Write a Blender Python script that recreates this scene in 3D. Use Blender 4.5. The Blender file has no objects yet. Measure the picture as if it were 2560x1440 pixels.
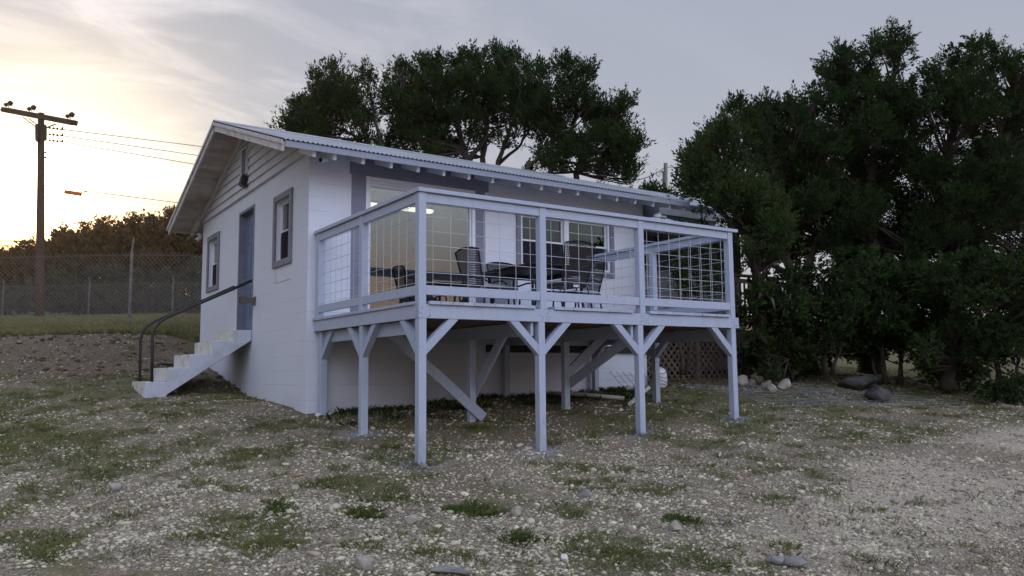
import bpy, math, random
import numpy as np
from mathutils import Vector, Matrix
R = math.radians
random.seed(7); RNG = np.random.default_rng(11)
scene = bpy.context.scene
col = scene.collection

# ------------------------------------------------------------------ camera
CAM = np.array([-3.721371, -10.653052, -0.711195])
YAW, PITCH, ROLL, FPX = 0.589780, 0.103924, -0.009409, 1985.3956
_F = np.array([math.cos(PITCH)*math.sin(YAW), math.cos(PITCH)*math.cos(YAW), math.sin(PITCH)])
_R = np.cross(_F, [0, 0, 1]); _R /= np.linalg.norm(_R); _U = np.cross(_R, _F)
_R2 = _R*math.cos(ROLL)+_U*math.sin(ROLL); _U2 = -_R*math.sin(ROLL)+_U*math.cos(ROLL)
cd = bpy.data.cameras.new('camera'); cam = bpy.data.objects.new('camera', cd); col.objects.link(cam)
cd.sensor_width = 36; cd.lens = FPX*36/2560; cd.clip_start = 0.1; cd.clip_end = 3000
m = Matrix.Identity(4)
for i in range(3):
    m[i][0] = _R2[i]; m[i][1] = _U2[i]; m[i][2] = -_F[i]; m[i][3] = CAM[i]
cam.matrix_world = m
scene.camera = cam
HD = np.array([math.sin(YAW), math.cos(YAW), 0.0])
def at(px, py, dep):
    """point of the place seen at a photo pixel, dep metres ahead of the camera"""
    d = _F*FPX+_R2*(px-1280)-_U2*(py-720)
    return Vector(CAM+d*(dep/(d@HD)))

# ------------------------------------------------------------------ sky, sun, exposure
SUN_EL, SUN_AZ = R(11.3), R(2.7)          # azimuth from +Y towards +X
sun_dir = Vector((math.cos(SUN_EL)*math.sin(SUN_AZ), math.cos(SUN_EL)*math.cos(SUN_AZ), math.sin(SUN_EL)))
world = bpy.data.worlds.new('World'); scene.world = world; world.use_nodes = True
nt = world.node_tree; nt.nodes.clear()
def N(t, **k):
    n = nt.nodes.new(t)
    for a, b in k.items():
        if a.startswith('i_'): n.inputs[a[2:].replace('_', ' ')].default_value = b
        else: setattr(n, a, b)
    return n
def L(a, b): nt.links.new(a, b)
def M(op, a, b=None, c=None, clamp=False):
    n = nt.nodes.new('ShaderNodeMath'); n.operation = op; n.use_clamp = clamp
    for i, v in enumerate((a, b, c)):
        if v is None: continue
        if isinstance(v, (int, float)): n.inputs[i].default_value = v
        else: nt.links.new(v, n.inputs[i])
    return n.outputs[0]
def MIX(f, a, b):
    n = nt.nodes.new('ShaderNodeMix'); n.data_type = 'RGBA'
    for s, v in ((n.inputs[0], f), (n.inputs[6], a), (n.inputs[7], b)):
        if isinstance(v, (int, float)): s.default_value = v
        elif isinstance(v, tuple): s.default_value = v+(1,) if len(v) == 3 else v
        else: nt.links.new(v, s)
    return n.outputs[2]
def RAMP(f, stops):
    n = nt.nodes.new('ShaderNodeValToRGB'); e = n.color_ramp.elements
    while len(e) < len(stops): e.new(0.5)
    for i, (p, c) in enumerate(stops):
        e[i].position = p; e[i].color = (c, c, c, 1) if isinstance(c, (int, float)) else tuple(c)+(1,)
    nt.links.new(f, n.inputs[0]); return n.outputs[0]
tc = N('ShaderNodeTexCoord')
nrm = N('ShaderNodeVectorMath', operation='NORMALIZE'); L(tc.outputs['Generated'], nrm.inputs[0])
sky = N('ShaderNodeTexSky', sky_type='NISHITA', sun_disc=False, sun_elevation=SUN_EL, sun_rotation=SUN_AZ, altitude=300, air_density=1.0, dust_density=2.0, ozone_density=1.5)
dt = N('ShaderNodeVectorMath', operation='DOT_PRODUCT'); L(nrm.outputs[0], dt.inputs[0]); dt.inputs[1].default_value = sun_dir
ca = M('MAXIMUM', dt.outputs['Value'], 0.0)
sx = N('ShaderNodeSeparateXYZ'); L(nrm.outputs[0], sx.inputs[0])
zz = M('ADD', M('MAXIMUM', sx.outputs[2], 0.0), 0.16)
cx = M('DIVIDE', sx.outputs[0], zz); cy = M('DIVIDE', sx.outputs[1], zz)
cv = N('ShaderNodeCombineXYZ'); L(cx, cv.inputs[0]); L(cy, cv.inputs[1])
mp = N('ShaderNodeMapping'); L(cv.outputs[0], mp.inputs[0]); mp.inputs['Rotation'].default_value = (0, 0, R(-35)); mp.inputs['Scale'].default_value = (0.55, 1.5, 1)
n1 = N('ShaderNodeTexNoise', i_Scale=1.5, i_Detail=9.0, i_Roughness=0.6, i_Distortion=0.6); L(mp.outputs[0], n1.inputs[0])
n2 = N('ShaderNodeTexNoise', i_Scale=0.55, i_Detail=3.0, i_Roughness=0.5); L(cv.outputs[0], n2.inputs[0])
cloud = RAMP(n1.outputs[0], [(0.47, 0.0), (0.60, 1.0)])
cov = RAMP(n2.outputs[0], [(0.40, 0.25), (0.60, 1.0)])
near = M('POWER', ca, 9.0)                               # thin cloud lies mostly on the sun's side
cden = M('MULTIPLY', M('MULTIPLY', cloud, cov), M('ADD', M('MULTIPLY', near, 0.9), 0.16), clamp=True)
SKY_S = 0.12
base = N('ShaderNodeVectorMath', operation='SCALE'); L(sky.outputs[0], base.inputs[0]); base.inputs['Scale'].default_value = 1.0
# high thin veil over the whole dome
veil = MIX(M('POWER', M('MAXIMUM', sx.outputs[2], 0.0), 0.7), (4.3, 4.25, 4.35), (2.1, 2.6, 3.8))
c0 = MIX(0.94, base.outputs[0], veil)
# added fill: sky opposite the sun raised to light the facade, dimmed low down
east = N('ShaderNodeVectorMath', operation='SCALE'); L(c0, east.inputs[0]); L(M('ADD', M('MULTIPLY', M('MULTIPLY', RAMP(M('ADD', M('MULTIPLY', dt.outputs['Value'], 0.5), 0.5), [(0.15, 1.0), (0.52, 0.0)]), M('SUBTRACT', RAMP(sx.outputs[2], [(0.12, 0.0), (0.55, 1.0)]), M('MULTIPLY', RAMP(sx.outputs[2], [(0.03, 1.0), (0.24, 0.0)]), 0.14))), 4.6), 1.0), east.inputs['Scale']); c0 = east.outputs[0]
# broad glow of the veiled sun
g1 = M('MULTIPLY', M('POWER', ca, 22.0), 0.8)
g2 = M('MULTIPLY', M('POWER', ca, 120.0), 11.0)
g3 = M('MULTIPLY', M('POWER', ca, 1200.0), 60.0)
def addc(c, f, rgb):
    s = N('ShaderNodeVectorMath', operation='SCALE'); s.inputs[0].default_value = rgb; L(f, s.inputs['Scale'])
    a = N('ShaderNodeVectorMath', operation='ADD'); L(c, a.inputs[0]); L(s.outputs[0], a.inputs[1]); return a.outputs[0]
gray = RAMP(n2.outputs[0], [(0.35, 1.0), (0.62, 0.0)])
c0 = MIX(M('MULTIPLY', M('MULTIPLY', gray, near), 0.6), c0, (2.7, 2.45, 2.40))
c1 = addc(c0, g1, (1.0, 0.80, 0.55)); c1 = addc(c1, M('MULTIPLY', M('POWER', ca, 10.0), RAMP(sx.outputs[2], [(0.05, 1.0), (0.21, 0.0)])), (4.6, 1.7, -0.6)); c1 = addc(c1, g2, (1.0, 0.78, 0.42)); c1 = addc(c1, g3, (1.0, 0.85, 0.55))
# cloud streaks: brighter than the veil towards the sun, rosy away from it
c2 = addc(c1, M('MULTIPLY', cden, M('ADD', M('MULTIPLY', near, 3.2), 0.9)), (1.0, 0.86, 0.80))
# rosy bank low opposite the sun
anti = M('MAXIMUM', M('MULTIPLY', dt.outputs['Value'], -1.0), 0.0)
low = RAMP(sx.outputs[2], [(0.0, 1.0), (0.11, 0.9), (0.19, 0.0)])
mp2 = N('ShaderNodeMapping'); L(cv.outputs[0], mp2.inputs[0]); mp2.inputs['Rotation'].default_value = (0, 0, R(-50)); mp2.inputs['Scale'].default_value = (0.8, 1.9, 1); mp2.inputs['Location'].default_value = (3.1, 1.7, 0)
n4 = N('ShaderNodeTexNoise', i_Scale=2.6, i_Detail=10.0, i_Roughness=0.62, i_Distortion=0.9); L(mp2.outputs[0], n4.inputs[0])
c2 = addc(c2, M('MULTIPLY', M('MULTIPLY', RAMP(n4.outputs[0], [(0.46, 0.0), (0.62, 1.0)]), M('POWER', ca, 11.0)), 1.5), (1.0, 0.84, 0.74))
n3 = N('ShaderNodeTexNoise', i_Scale=6.0, i_Detail=6.0); L(nrm.outputs[0], n3.inputs[0])
bank = M('MULTIPLY', M('MULTIPLY', low, RAMP(n3.outputs[0], [(0.40, 0.3), (0.55, 1.0)])), anti)
c3 = addc(c2, bank, (4.2, 2.2, 1.2))
lowf = M('MULTIPLY', M('POWER', ca, 7.0), RAMP(sx.outputs[2], [(0.10, 1.0), (0.25, 0.0)]))
tint = N('ShaderNodeVectorMath', operation='MULTIPLY'); L(c3, tint.inputs[0]); L(MIX(lowf, (1.0, 1.0, 1.0), (1.02, 0.68, 0.36)), tint.inputs[1]); c3 = tint.outputs[0]
bg = N('ShaderNodeBackground', i_Strength=SKY_S); L(c3, bg.inputs[0])
wo = N('ShaderNodeOutputWorld'); L(bg.outputs[0], wo.inputs[0])

sd = bpy.data.lights.new('sun', 'SUN'); sd.energy = 0.9; sd.angle = R(9); sd.color = (1.0, 0.80, 0.58)
so = bpy.data.objects.new('sun', sd); col.objects.link(so); so.rotation_euler = (-sun_dir).to_track_quat('-Z', 'Y').to_euler()
scene.view_settings.view_transform = 'Standard'; scene.view_settings.look = 'None'
scene.view_settings.exposure = 0.14; scene.view_settings.gamma = 1.0
scene.render.engine = 'CYCLES'
scene.cycles.max_bounces = 6; scene.cycles.diffuse_bounces = 3; scene.cycles.transparent_max_bounces = 12

# ------------------------------------------------------------------ helpers
MAT = {}
def mat(name, rgb, rough=0.6, metal=0.0, noise=None, bump=None, spec=0.4, var=None, extra=None):
    """principled material. noise=(scale, rgb2, lo, hi), bump=(scale, strength, distance), var=random-per-island amount"""
    global nt
    mt = bpy.data.materials.new(name); mt.use_nodes = True; nt = mt.node_tree
    b = nt.nodes['Principled BSDF']; b.inputs['Roughness'].default_value = rough; b.inputs['Metallic'].default_value = metal
    b.inputs['Specular IOR Level'].default_value = spec
    t = N('ShaderNodeTexCoord'); c = tuple(rgb)
    if noise:
        s, c2_, lo, hi = noise
        n = N('ShaderNodeTexNoise', i_Detail=6.0, i_Roughness=0.6); L(t.outputs['Object'], n.inputs[0]); n.inputs['Scale'].default_value = s
        c = MIX(RAMP(n.outputs[0], [(lo, 0.0), (hi, 1.0)]), c, tuple(c2_))
    if var:
        g = N('ShaderNodeNewGeometry')
        h = N('ShaderNodeHueSaturation')
        if isinstance(c, tuple): h.inputs['Color'].default_value = c+(1,)
        else: L(c, h.inputs['Color'])
        L(M('ADD', M('MULTIPLY', g.outputs['Random Per Island'], var), 1-var/2), h.inputs['Value'])
        L(M('ADD', M('MULTIPLY', g.outputs['Random Per Island'], var*0.05), 0.5-var*0.025), h.inputs['Hue'])
        c = h.outputs[0]
    if isinstance(c, tuple): b.inputs['Base Color'].default_value = c+(1,)
    else: L(c, b.inputs['Base Color'])
    if bump:
        s, st, ds = bump
        n = N('ShaderNodeTexNoise', i_Detail=8.0, i_Roughness=0.65); L(t.outputs['Object'], n.inputs[0]); n.inputs['Scale'].default_value = s
        bp = N('ShaderNodeBump'); bp.inputs['Strength'].default_value = st; bp.inputs['Distance'].default_value = ds
        L(n.outputs[0], bp.inputs['Height']); L(bp.outputs[0], b.inputs['Normal'])
    if extra: extra(b, t)
    MAT[name] = mt; return mt

class MB:
    def __init__(s): s.v = []; s.f = []
    def add(s, vs, fs):
        o = len(s.v); s.v += [tuple(p) for p in vs]; s.f += [tuple(i+o for i in f) for f in fs]
    def box(s, x0, x1, y0, y1, z0, z1):
        s.add([(x0, y0, z0), (x1, y0, z0), (x1, y1, z0), (x0, y1, z0), (x0, y0, z1), (x1, y0, z1), (x1, y1, z1), (x0, y1, z1)],
              [(0, 3, 2, 1), (4, 5, 6, 7), (0, 1, 5, 4), (1, 2, 6, 5), (2, 3, 7, 6), (3, 0, 4, 7)]); return s
    def bar(s, p0, p1, w, h, up=(0, 0, 1)):
        p0, p1 = Vector(p0), Vector(p1); d = (p1-p0).normalized(); up = Vector(up)
        a = d.cross(up).normalized()*w/2; b = a.cross(d).normalized()*h/2
        s.add([p0-a-b, p0+a-b, p0+a+b, p0-a+b, p1-a-b, p1+a-b, p1+a+b, p1-a+b],
              [(0, 3, 2, 1), (4, 5, 6, 7), (0, 1, 5, 4), (1, 2, 6, 5), (2, 3, 7, 6), (3, 0, 4, 7)]); return s
    def tube(s, pts, r, seg=8, cap=True):
        pts = [Vector(p) for p in pts]; n = len(pts); rs = r if isinstance(r, (list, tuple)) else [r]*n
        vs = []; a = None
        for i, p in enumerate(pts):
            d = (pts[min(i+1, n-1)]-pts[max(i-1, 0)]).normalized()
            if a is None: a = d.orthogonal().normalized()
            a = (a-d*a.dot(d)); a = a.normalized() if a.length > 1e-6 else d.orthogonal().normalized()
            b = d.cross(a)
            for k in range(seg):
                t = 2*math.pi*k/seg; vs.append(p+(a*math.cos(t)+b*math.sin(t))*rs[i])
        fs = [(i*seg+k, i*seg+(k+1) % seg, (i+1)*seg+(k+1) % seg, (i+1)*seg+k) for i in range(n-1) for k in range(seg)]
        if cap: fs += [tuple(range(seg))[::-1], tuple((n-1)*seg+k for k in range(seg))]
        s.add(vs, fs); return s
    def lathe(s, c, prof, seg=12, axis=(0, 0, 1)):
        c = Vector(c); ax = Vector(axis).normalized(); a = ax.orthogonal().normalized(); b = ax.cross(a); vs = []
        for r, h in prof:
            for k in range(seg):
                t = 2*math.pi*k/seg; vs.append(c+ax*h+(a*math.cos(t)+b*math.sin(t))*r)
        n = len(prof)
        s.add(vs, [(i*seg+k, i*seg+(k+1) % seg, (i+1)*seg+(k+1) % seg, (i+1)*seg+k) for i in range(n-1) for k in range(seg)]
              + [tuple(range(seg))[::-1], tuple((n-1)*seg+k for k in range(seg))]); return s
    def prism(s, poly, d):
        """poly: 3d points in a plane, d: extrusion vector"""
        n = len(poly); d = Vector(d); P = [Vector(p) for p in poly]
        s.add(P+[p+d for p in P], [tuple(range(n))[::-1], tuple(range(n, 2*n))]+[(i, (i+1) % n, n+(i+1) % n, n+i) for i in range(n)]); return s
    def build(s, name, m, parent=None, smooth=False, bevel=0.0):
        me = bpy.data.meshes.new(name); me.from_pydata(s.v, [], s.f); me.update()
        o = bpy.data.objects.new(name, me); col.objects.link(o); me.materials.append(m)
        if smooth:
            for p in me.polygons: p.use_smooth = True
        if parent: o.parent = parent
        if bevel:
            md = o.modifiers.new('bevel', 'BEVEL'); md.width = bevel; md.segments = 2; md.limit_method = 'ANGLE'
        return o
def npmesh(name, V, F, m, parent=None, smooth=False):
    me = bpy.data.meshes.new(name); V = np.asarray(V, np.float32); F = np.asarray(F, np.int32); k = F.shape[1]
    me.vertices.add(len(V)); me.vertices.foreach_set('co', V.ravel())
    me.loops.add(F.size); me.loops.foreach_set('vertex_index', F.ravel())
    me.polygons.add(len(F)); me.polygons.foreach_set('loop_start', np.arange(0, F.size, k, dtype=np.int32))
    me.polygons.foreach_set('loop_total', np.full(len(F), k, np.int32))
    if smooth: me.polygons.foreach_set('use_smooth', np.ones(len(F), bool))
    me.update(calc_edges=True); me.materials.append(m)
    o = bpy.data.objects.new(name, me); col.objects.link(o)
    if parent: o.parent = parent
    return o
def tag(o, label=None, cat=None, group=None, kind=None):
    if label: o['label'] = label
    if cat: o['category'] = cat
    if group: o['group'] = group
    if kind: o['kind'] = kind
    return o
def empty(name, loc=(0, 0, 0), rz=0.0, label=None, cat=None, group=None):
    o = bpy.data.objects.new(name, None); col.objects.link(o); o.location = loc; o.rotation_euler = (0, 0, rz)
    o.empty_display_size = 0.2
    return tag(o, label, cat, group)
def copy_tree(o, parent=None):
    c = o.copy(); col.objects.link(c)
    if parent: c.parent = parent
    for ch in [x for x in list(col.objects) if x.parent == o]: copy_tree(ch, c)
    return c

# value noise for layout (ground cover masks, bumps)
_P = RNG.random((256, 256))
def vnoise(x, y):
    x = np.asarray(x, float); y = np.asarray(y, float)
    xi = np.floor(x).astype(int); yi = np.floor(y).astype(int); fx = x-xi; fy = y-yi
    fx = fx*fx*(3-2*fx); fy = fy*fy*(3-2*fy)
    g = lambda a, b: _P[a & 255, b & 255]
    return (g(xi, yi)*(1-fx)+g(xi+1, yi)*fx)*(1-fy)+(g(xi, yi+1)*(1-fx)+g(xi+1, yi+1)*fx)*fy
def fbm(x, y, o=4):
    s = 0; a = 0.5; t = 0
    for i in range(o): s = s+a*vnoise(x*2**i+17*i, y*2**i+5*i); t += a; a *= 0.5
    return s/t

# ------------------------------------------------------------------ ground shape
_cp = [(0.13, -3.17, -1.69), (1.69, -3.17, -1.63), (3.23, -3.17, -1.53), (4.9, -3.17, -1.41), (.2, -1.59, -1.45), (1.65, -1.59, -1.34),
       (3.23, -1.59, -1.25), (4.99, -1.59, -1.2), (.22, -.1, -1.27), (3.2, -.1, -1.12), (5, -.1, -1.07), (0, 0, -1.25), (0, 2.8, -1.06), (0, 3.67, -.95),
       (0, 6.2, -.62), (-1.6, 2.6, -1.07), (-1.3, 2.0, -1.13), (-3.7, -10.65, -2.32), (-10, -10, -2.5), (6, -10, -2.15), (14, -8, -1.75), (9.2, -2.4, -1.2), (12.3, -2.1, -1.08), (8.8, -1, -1.0),
       (7.3, .6, -.92), (18, 2, -.75), (26, 8, -.25), (40, 0, .7), (20, -10, -1.6), (6, 8, -.1), (12, 10, 0.0), (-20, -30, -4), (20, -30, -3.5), (60, -20, 1.0), (40, 30, 1.8), (60, 10, 2.4), (60, 45, 4.0)]
_cp += [tuple(at(*a)) for a in [(0, 1010, 12.2), (250, 950, 13.6), (0, 945, 13.8), (300, 905, 14.8), (450, 890, 15.4), (0, 850, 17.2), (200, 842, 17.4), (420, 838, 17.6), (322, 825, 18.6),
        (0, 812, 21), (250, 812, 22), (520, 800, 21), (100, 800, 30), (429, 790, 33), (0, 800, 34), (600, 800, 30)]]
_cp += [(-25, 4, -1.2), (-30, 20, 1.2), (-10, 55, 5.0), (10, 60, 5.5), (-40, 60, 4), (30, 60, 2)]
_cp = np.array(_cp)
def _tps():
    n = len(_cp); X = _cp[:, :2]; d = np.linalg.norm(X[:, None]-X[None], axis=2)
    K = np.where(d > 0, d*d*np.log(d+1e-12), 0)+np.eye(n)*0.6
    P = np.c_[np.ones(n), X]; A = np.block([[K, P], [P.T, np.zeros((3, 3))]])
    return np.linalg.solve(A, np.r_[_cp[:, 2], 0, 0, 0])
_w = _tps()
def gh(x, y, bumps=True):
    x = np.atleast_1d(np.asarray(x, float)); y = np.atleast_1d(np.asarray(y, float))
    out = np.zeros(x.shape)
    xc = np.clip(x, -40, 60); yc = np.clip(y, -35, 62)
    d = np.sqrt((xc.ravel()[:, None]-_cp[:, 0])**2+(yc.ravel()[:, None]-_cp[:, 1])**2)+1e-9
    out = (d*d*np.log(d))@_w[:-3]+_w[-3]+_w[-2]*xc.ravel()+_w[-1]*yc.ravel()
    out = out.reshape(x.shape)
    if bumps:
        rough = np.clip(1-np.abs(yc-0.56*0-7.0-(-0.67)*(xc+2))/3.0, 0, 1)*(xc < -0.3)   # broken face of the bank
        out = out+(fbm(x*1.3, y*1.3)-0.5)*0.07+(fbm(x*4+9, y*4)-0.5)*0.03+rough*(fbm(x*2.2+3, y*2.2, 5)-0.5)*0.55+rough*(fbm(x*6+3, y*6, 3)-0.5)*0.16
    return out
def g1h(x, y): return float(gh([x], [y])[0])

# ------------------------------------------------------------------ materials
def block_joints(b, t):
    s = N('ShaderNodeSeparateXYZ'); L(t.outputs['Object'], s.inputs[0])
    c = N('ShaderNodeCombineXYZ'); L(M('ADD', s.outputs[0], s.outputs[1]), c.inputs[0]); L(M('ADD', s.outputs[2], 10.04), c.inputs[1])
    br = N('ShaderNodeTexBrick', offset=0.5, i_Scale=1.0, i_Mortar_Size=0.006, i_Mortar_Smooth=0.6, i_Brick_Width=0.405, i_Row_Height=0.2033); L(c.outputs[0], br.inputs[0])
    br.inputs['Color1'].default_value = (1, 1, 1, 1); br.inputs['Color2'].default_value = (1, 1, 1, 1); br.inputs['Mortar'].default_value = (0, 0, 0, 1)
    g = N('ShaderNodeTexNoise', i_Scale=0.9, i_Detail=3.0); L(t.outputs['Object'], g.inputs[0])
    gate = RAMP(g.outputs[0], [(0.42, 0.15), (0.62, 1.0)])            # paint has filled many of the joints
    zf = M('FRACT', M('DIVIDE', M('ADD', M('ADD', s.outputs[2], 10.04), M('MULTIPLY', M('SUBTRACT', g.outputs[0], 0.5), 0.01)), 0.2033))
    rowl = M('LESS_THAN', M('ABSOLUTE', M('SUBTRACT', zf, 0.5)), 2.0); rowl = RAMP(M('MINIMUM', zf, M('SUBTRACT', 1.0, zf)), [(0.0, 1.0), (0.035, 0.0)])
    g2_ = N('ShaderNodeTexNoise', i_Scale=2.1, i_Detail=4.0); L(c.outputs[0], g2_.inputs[0])
    joint = M('MAXIMUM', M('MULTIPLY', M('MULTIPLY', br.outputs['Fac'], gate), 0.25), M('MULTIPLY', rowl, RAMP(g2_.outputs[0], [(0.40, 0.0), (0.60, 1.0)])))
    n = N('ShaderNodeTexNoise', i_Scale=45.0, i_Detail=4.0); L(t.outputs['Object'], n.inputs[0])
    hgt = M('SUBTRACT', M('MULTIPLY', n.outputs[0], 0.5), joint)
    bp = N('ShaderNodeBump'); bp.inputs['Strength'].default_value = 0.6; bp.inputs['Distance'].default_value = 0.006
    L(hgt, bp.inputs['Height']); L(bp.outputs[0], b.inputs['Normal'])
    dirt = N('ShaderNodeTexNoise', i_Scale=2.2, i_Detail=6.0); L(t.outputs['Object'], dirt.inputs[0])
    splash = M('MULTIPLY', RAMP(M('ADD', s.outputs[2], 1.6), [(0.25, 1.0), (0.62, 0.0)]), RAMP(dirt.outputs[0], [(0.45, 0.0), (0.7, 1.0)]))
    c1 = MIX(M('MULTIPLY', joint, 0.22), (0.64, 0.66, 0.735), (0.28, 0.28, 0.33))
    c1 = MIX(M('MULTIPLY', RAMP(dirt.outputs[0], [(0.5, 0.0), (0.75, 1.0)]), 0.25), c1, (0.55, 0.55, 0.60))
    L(MIX(M('MULTIPLY', splash, 0.5), c1, (0.32, 0.29, 0.25)), b.inputs['Base Color'])
mat('block', (0.6, 0.6, 0.65), 0.75, extra=block_joints)
def grain(rgb, dark, nails=0.0):
    def f(b, t):
        mpn = N('ShaderNodeMapping'); L(t.outputs['Object'], mpn.inputs[0]); mpn.inputs['Scale'].default_value = (7, 7, 2.2)
        n = N('ShaderNodeTexNoise', i_Scale=2.0, i_Detail=7.0, i_Roughness=0.7); L(mpn.outputs[0], n.inputs[0])
        g = N('ShaderNodeNewGeometry')
        f0 = M('ADD', M('MULTIPLY', g.outputs['Random Per Island'], 0.4), M('MULTIPLY', n.outputs[0], 0.6))
        c = MIX(RAMP(f0, [(0.3, 0.0), (0.75, 1.0)]), tuple(rgb), tuple(dark))
        sc = N('ShaderNodeTexNoise', i_Scale=14.0, i_Detail=8.0, i_Roughness=0.75); L(t.outputs['Object'], sc.inputs[0])
        c = MIX(M('MULTIPLY', RAMP(sc.outputs[0], [(0.60, 0.0), (0.70, 1.0)]), 0.55), c, (0.22, 0.21, 0.22))
        so_ = N('ShaderNodeSeparateXYZ'); L(t.outputs['Object'], so_.inputs[0])
        mud = M('MULTIPLY', RAMP(M('ADD', so_.outputs[2], 2.0), [(0.40, 1.0), (0.85, 0.0)]), RAMP(n.outputs[0], [(0.35, 0.0), (0.65, 1.0)]))
        c = MIX(M('MULTIPLY', mud, 0.45), c, (0.20, 0.17, 0.14))
        v = N('ShaderNodeTexVoronoi', i_Scale=9.0); L(t.outputs['Object'], v.inputs[0])
        c = MIX(M('MULTIPLY', M('LESS_THAN', v.outputs['Distance'], 0.06), 0.6), c, (0.05, 0.05, 0.06))
        L(c, b.inputs['Base Color'])
        bp = N('ShaderNodeBump'); bp.inputs['Strength'].default_value = 0.5; bp.inputs['Distance'].default_value = 0.006
        L(n.outputs[0], bp.inputs['Height']); L(bp.outputs[0], b.inputs['Normal'])
    return f
mat('deck_paint', (0.5, 0.5, 0.6), 0.6, extra=grain((0.43, 0.475, 0.585), (0.34, 0.375, 0.48)))
mat('trim_paint', (0.19, 0.19, 0.24), 0.6, noise=(9, (0.15, 0.15, 0.19), 0.4, 0.7))
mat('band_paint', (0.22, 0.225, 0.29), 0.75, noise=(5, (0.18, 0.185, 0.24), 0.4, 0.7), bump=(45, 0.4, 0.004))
mat('siding', (0.60, 0.59, 0.63), 0.7, noise=(3, (0.50, 0.47, 0.46), 0.45, 0.8), bump=(20, 0.3, 0.004))
mat('soffit', (0.50, 0.45, 0.42), 0.75, noise=(2.5, (0.30, 0.25, 0.22), 0.42, 0.72), var=0.25, bump=(20, 0.3, 0.004))
mat('rake_paint', (0.58, 0.56, 0.56), 0.65, noise=(8, (0.40, 0.36, 0.33), 0.45, 0.7), bump=(30, 0.4, 0.004))
mat('roof_metal', (0.60, 0.62, 0.66), 0.42, metal=0.75, noise=(1.5, (0.42, 0.43, 0.46), 0.4, 0.7), spec=0.5)
mat('white_vinyl', (0.72, 0.74, 0.80), 0.4)
mat('door_paint', (0.13, 0.18, 0.29), 0.5, noise=(6, (0.11, 0.155, 0.25), 0.4, 0.7))
mat('dark_metal', (0.03, 0.028, 0.03), 0.45, metal=0.4, noise=(14, (0.07, 0.045, 0.035), 0.5, 0.7))
mat('black', (0.012, 0.012, 0.014), 0.5)
mat('plaster', (0.42, 0.43, 0.41), 0.9)
mat('room_floor', (0.10, 0.08, 0.06), 0.6)
mat('wicker', (0.035, 0.03, 0.032), 0.6, var=0.5)
mat('cushion', (0.34, 0.33, 0.37), 0.9, noise=(30, (0.28, 0.27, 0.31), 0.4, 0.6))
mat('label_white', (0.8, 0.8, 0.8), 0.6)
mat('wire_gray', (0.22, 0.23, 0.26), 0.5, metal=0.5)
mat('wire', (0.55, 0.56, 0.60), 0.4, metal=0.6)
mat('galv', (0.12, 0.115, 0.11), 0.5, metal=0.5)
mat('post_gray', (0.12, 0.115, 0.115), 0.6, metal=0.3, noise=(8, (0.20, 0.18, 0.17), 0.4, 0.7))
mat('conc', (0.50, 0.52, 0.60), 0.85, noise=(4, (0.36, 0.37, 0.40), 0.45, 0.75), bump=(30, 0.6, 0.006))
mat('tread', (0.64, 0.63, 0.60), 0.9, noise=(6, (0.36, 0.34, 0.30), 0.45, 0.75), bump=(30, 0.7, 0.006))
mat('pole_wood', (0.075, 0.045, 0.032), 0.9, noise=(6, (0.06, 0.035, 0.025), 0.4, 0.7), bump=(25, 0.5, 0.01))
mat('pole_gray', (0.30, 0.28, 0.25), 0.9, noise=(6, (0.20, 0.19, 0.17), 0.4, 0.7), bump=(25, 0.5, 0.01))
mat('ceramic', (0.05, 0.03, 0.025), 0.3)
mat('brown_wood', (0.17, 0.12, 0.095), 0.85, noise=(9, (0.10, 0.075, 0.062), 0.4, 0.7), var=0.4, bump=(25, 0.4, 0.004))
mat('scrap', (0.30, 0.17, 0.07), 0.8)
mat('orange', (0.55, 0.14, 0.03), 0.6)
mat('pvc', (0.62, 0.60, 0.55), 0.5, noise=(6, (0.45, 0.42, 0.36), 0.45, 0.7))
mat('rock', (0.42, 0.37, 0.31), 0.9, noise=(7, (0.24, 0.21, 0.18), 0.40, 0.65), bump=(18, 0.8, 0.02))
mat('rock_gray', (0.30, 0.29, 0.27), 0.9, noise=(6, (0.17, 0.16, 0.15), 0.40, 0.65), bump=(14, 0.9, 0.03))
mat('boulder', (0.085, 0.08, 0.075), 0.95, noise=(4, (0.02, 0.02, 0.018), 0.40, 0.65), bump=(12, 0.9, 0.03))
mat('bark', (0.075, 0.055, 0.045), 0.95, noise=(7, (0.035, 0.028, 0.024), 0.4, 0.65), bump=(18, 0.9, 0.02))
mat('bark_gray', (0.17, 0.15, 0.14), 0.95, noise=(7, (0.08, 0.07, 0.065), 0.4, 0.65), bump=(18, 0.9, 0.02))
def leafmat(name, a, b_, tr=0.35):
    """thin leaf: diffuse + translucent, colour varies from spray to spray and from clump to clump"""
    global nt
    mt = bpy.data.materials.new(name); mt.use_nodes = True; nt = mt.node_tree; nt.nodes.clear()
    t = N('ShaderNodeTexCoord'); g = N('ShaderNodeNewGeometry')
    n = N('ShaderNodeTexNoise', i_Scale=1.6, i_Detail=3.0); L(t.outputs['Object'], n.inputs[0])
    f = M('ADD', M('MULTIPLY', g.outputs['Random Per Island'], 0.55), M('MULTIPLY', M('SUBTRACT', n.outputs[0], 0.3), 1.1), clamp=True)
    c = MIX(f, tuple(a), tuple(b_))
    d = N('ShaderNodeBsdfDiffuse'); L(c, d.inputs[0]); tl = N('ShaderNodeBsdfTranslucent'); L(c, tl.inputs[0])
    mx = N('ShaderNodeMixShader', i_Fac=tr); L(d.outputs[0], mx.inputs[1]); L(tl.outputs[0], mx.inputs[2])
    o = N('ShaderNodeOutputMaterial'); L(mx.outputs[0], o.inputs[0]); MAT[name] = mt
leafmat('juniper', (0.015, 0.028, 0.012), (0.062, 0.095, 0.032))
leafmat('juniper_light', (0.022, 0.040, 0.016), (0.090, 0.125, 0.045))
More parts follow.
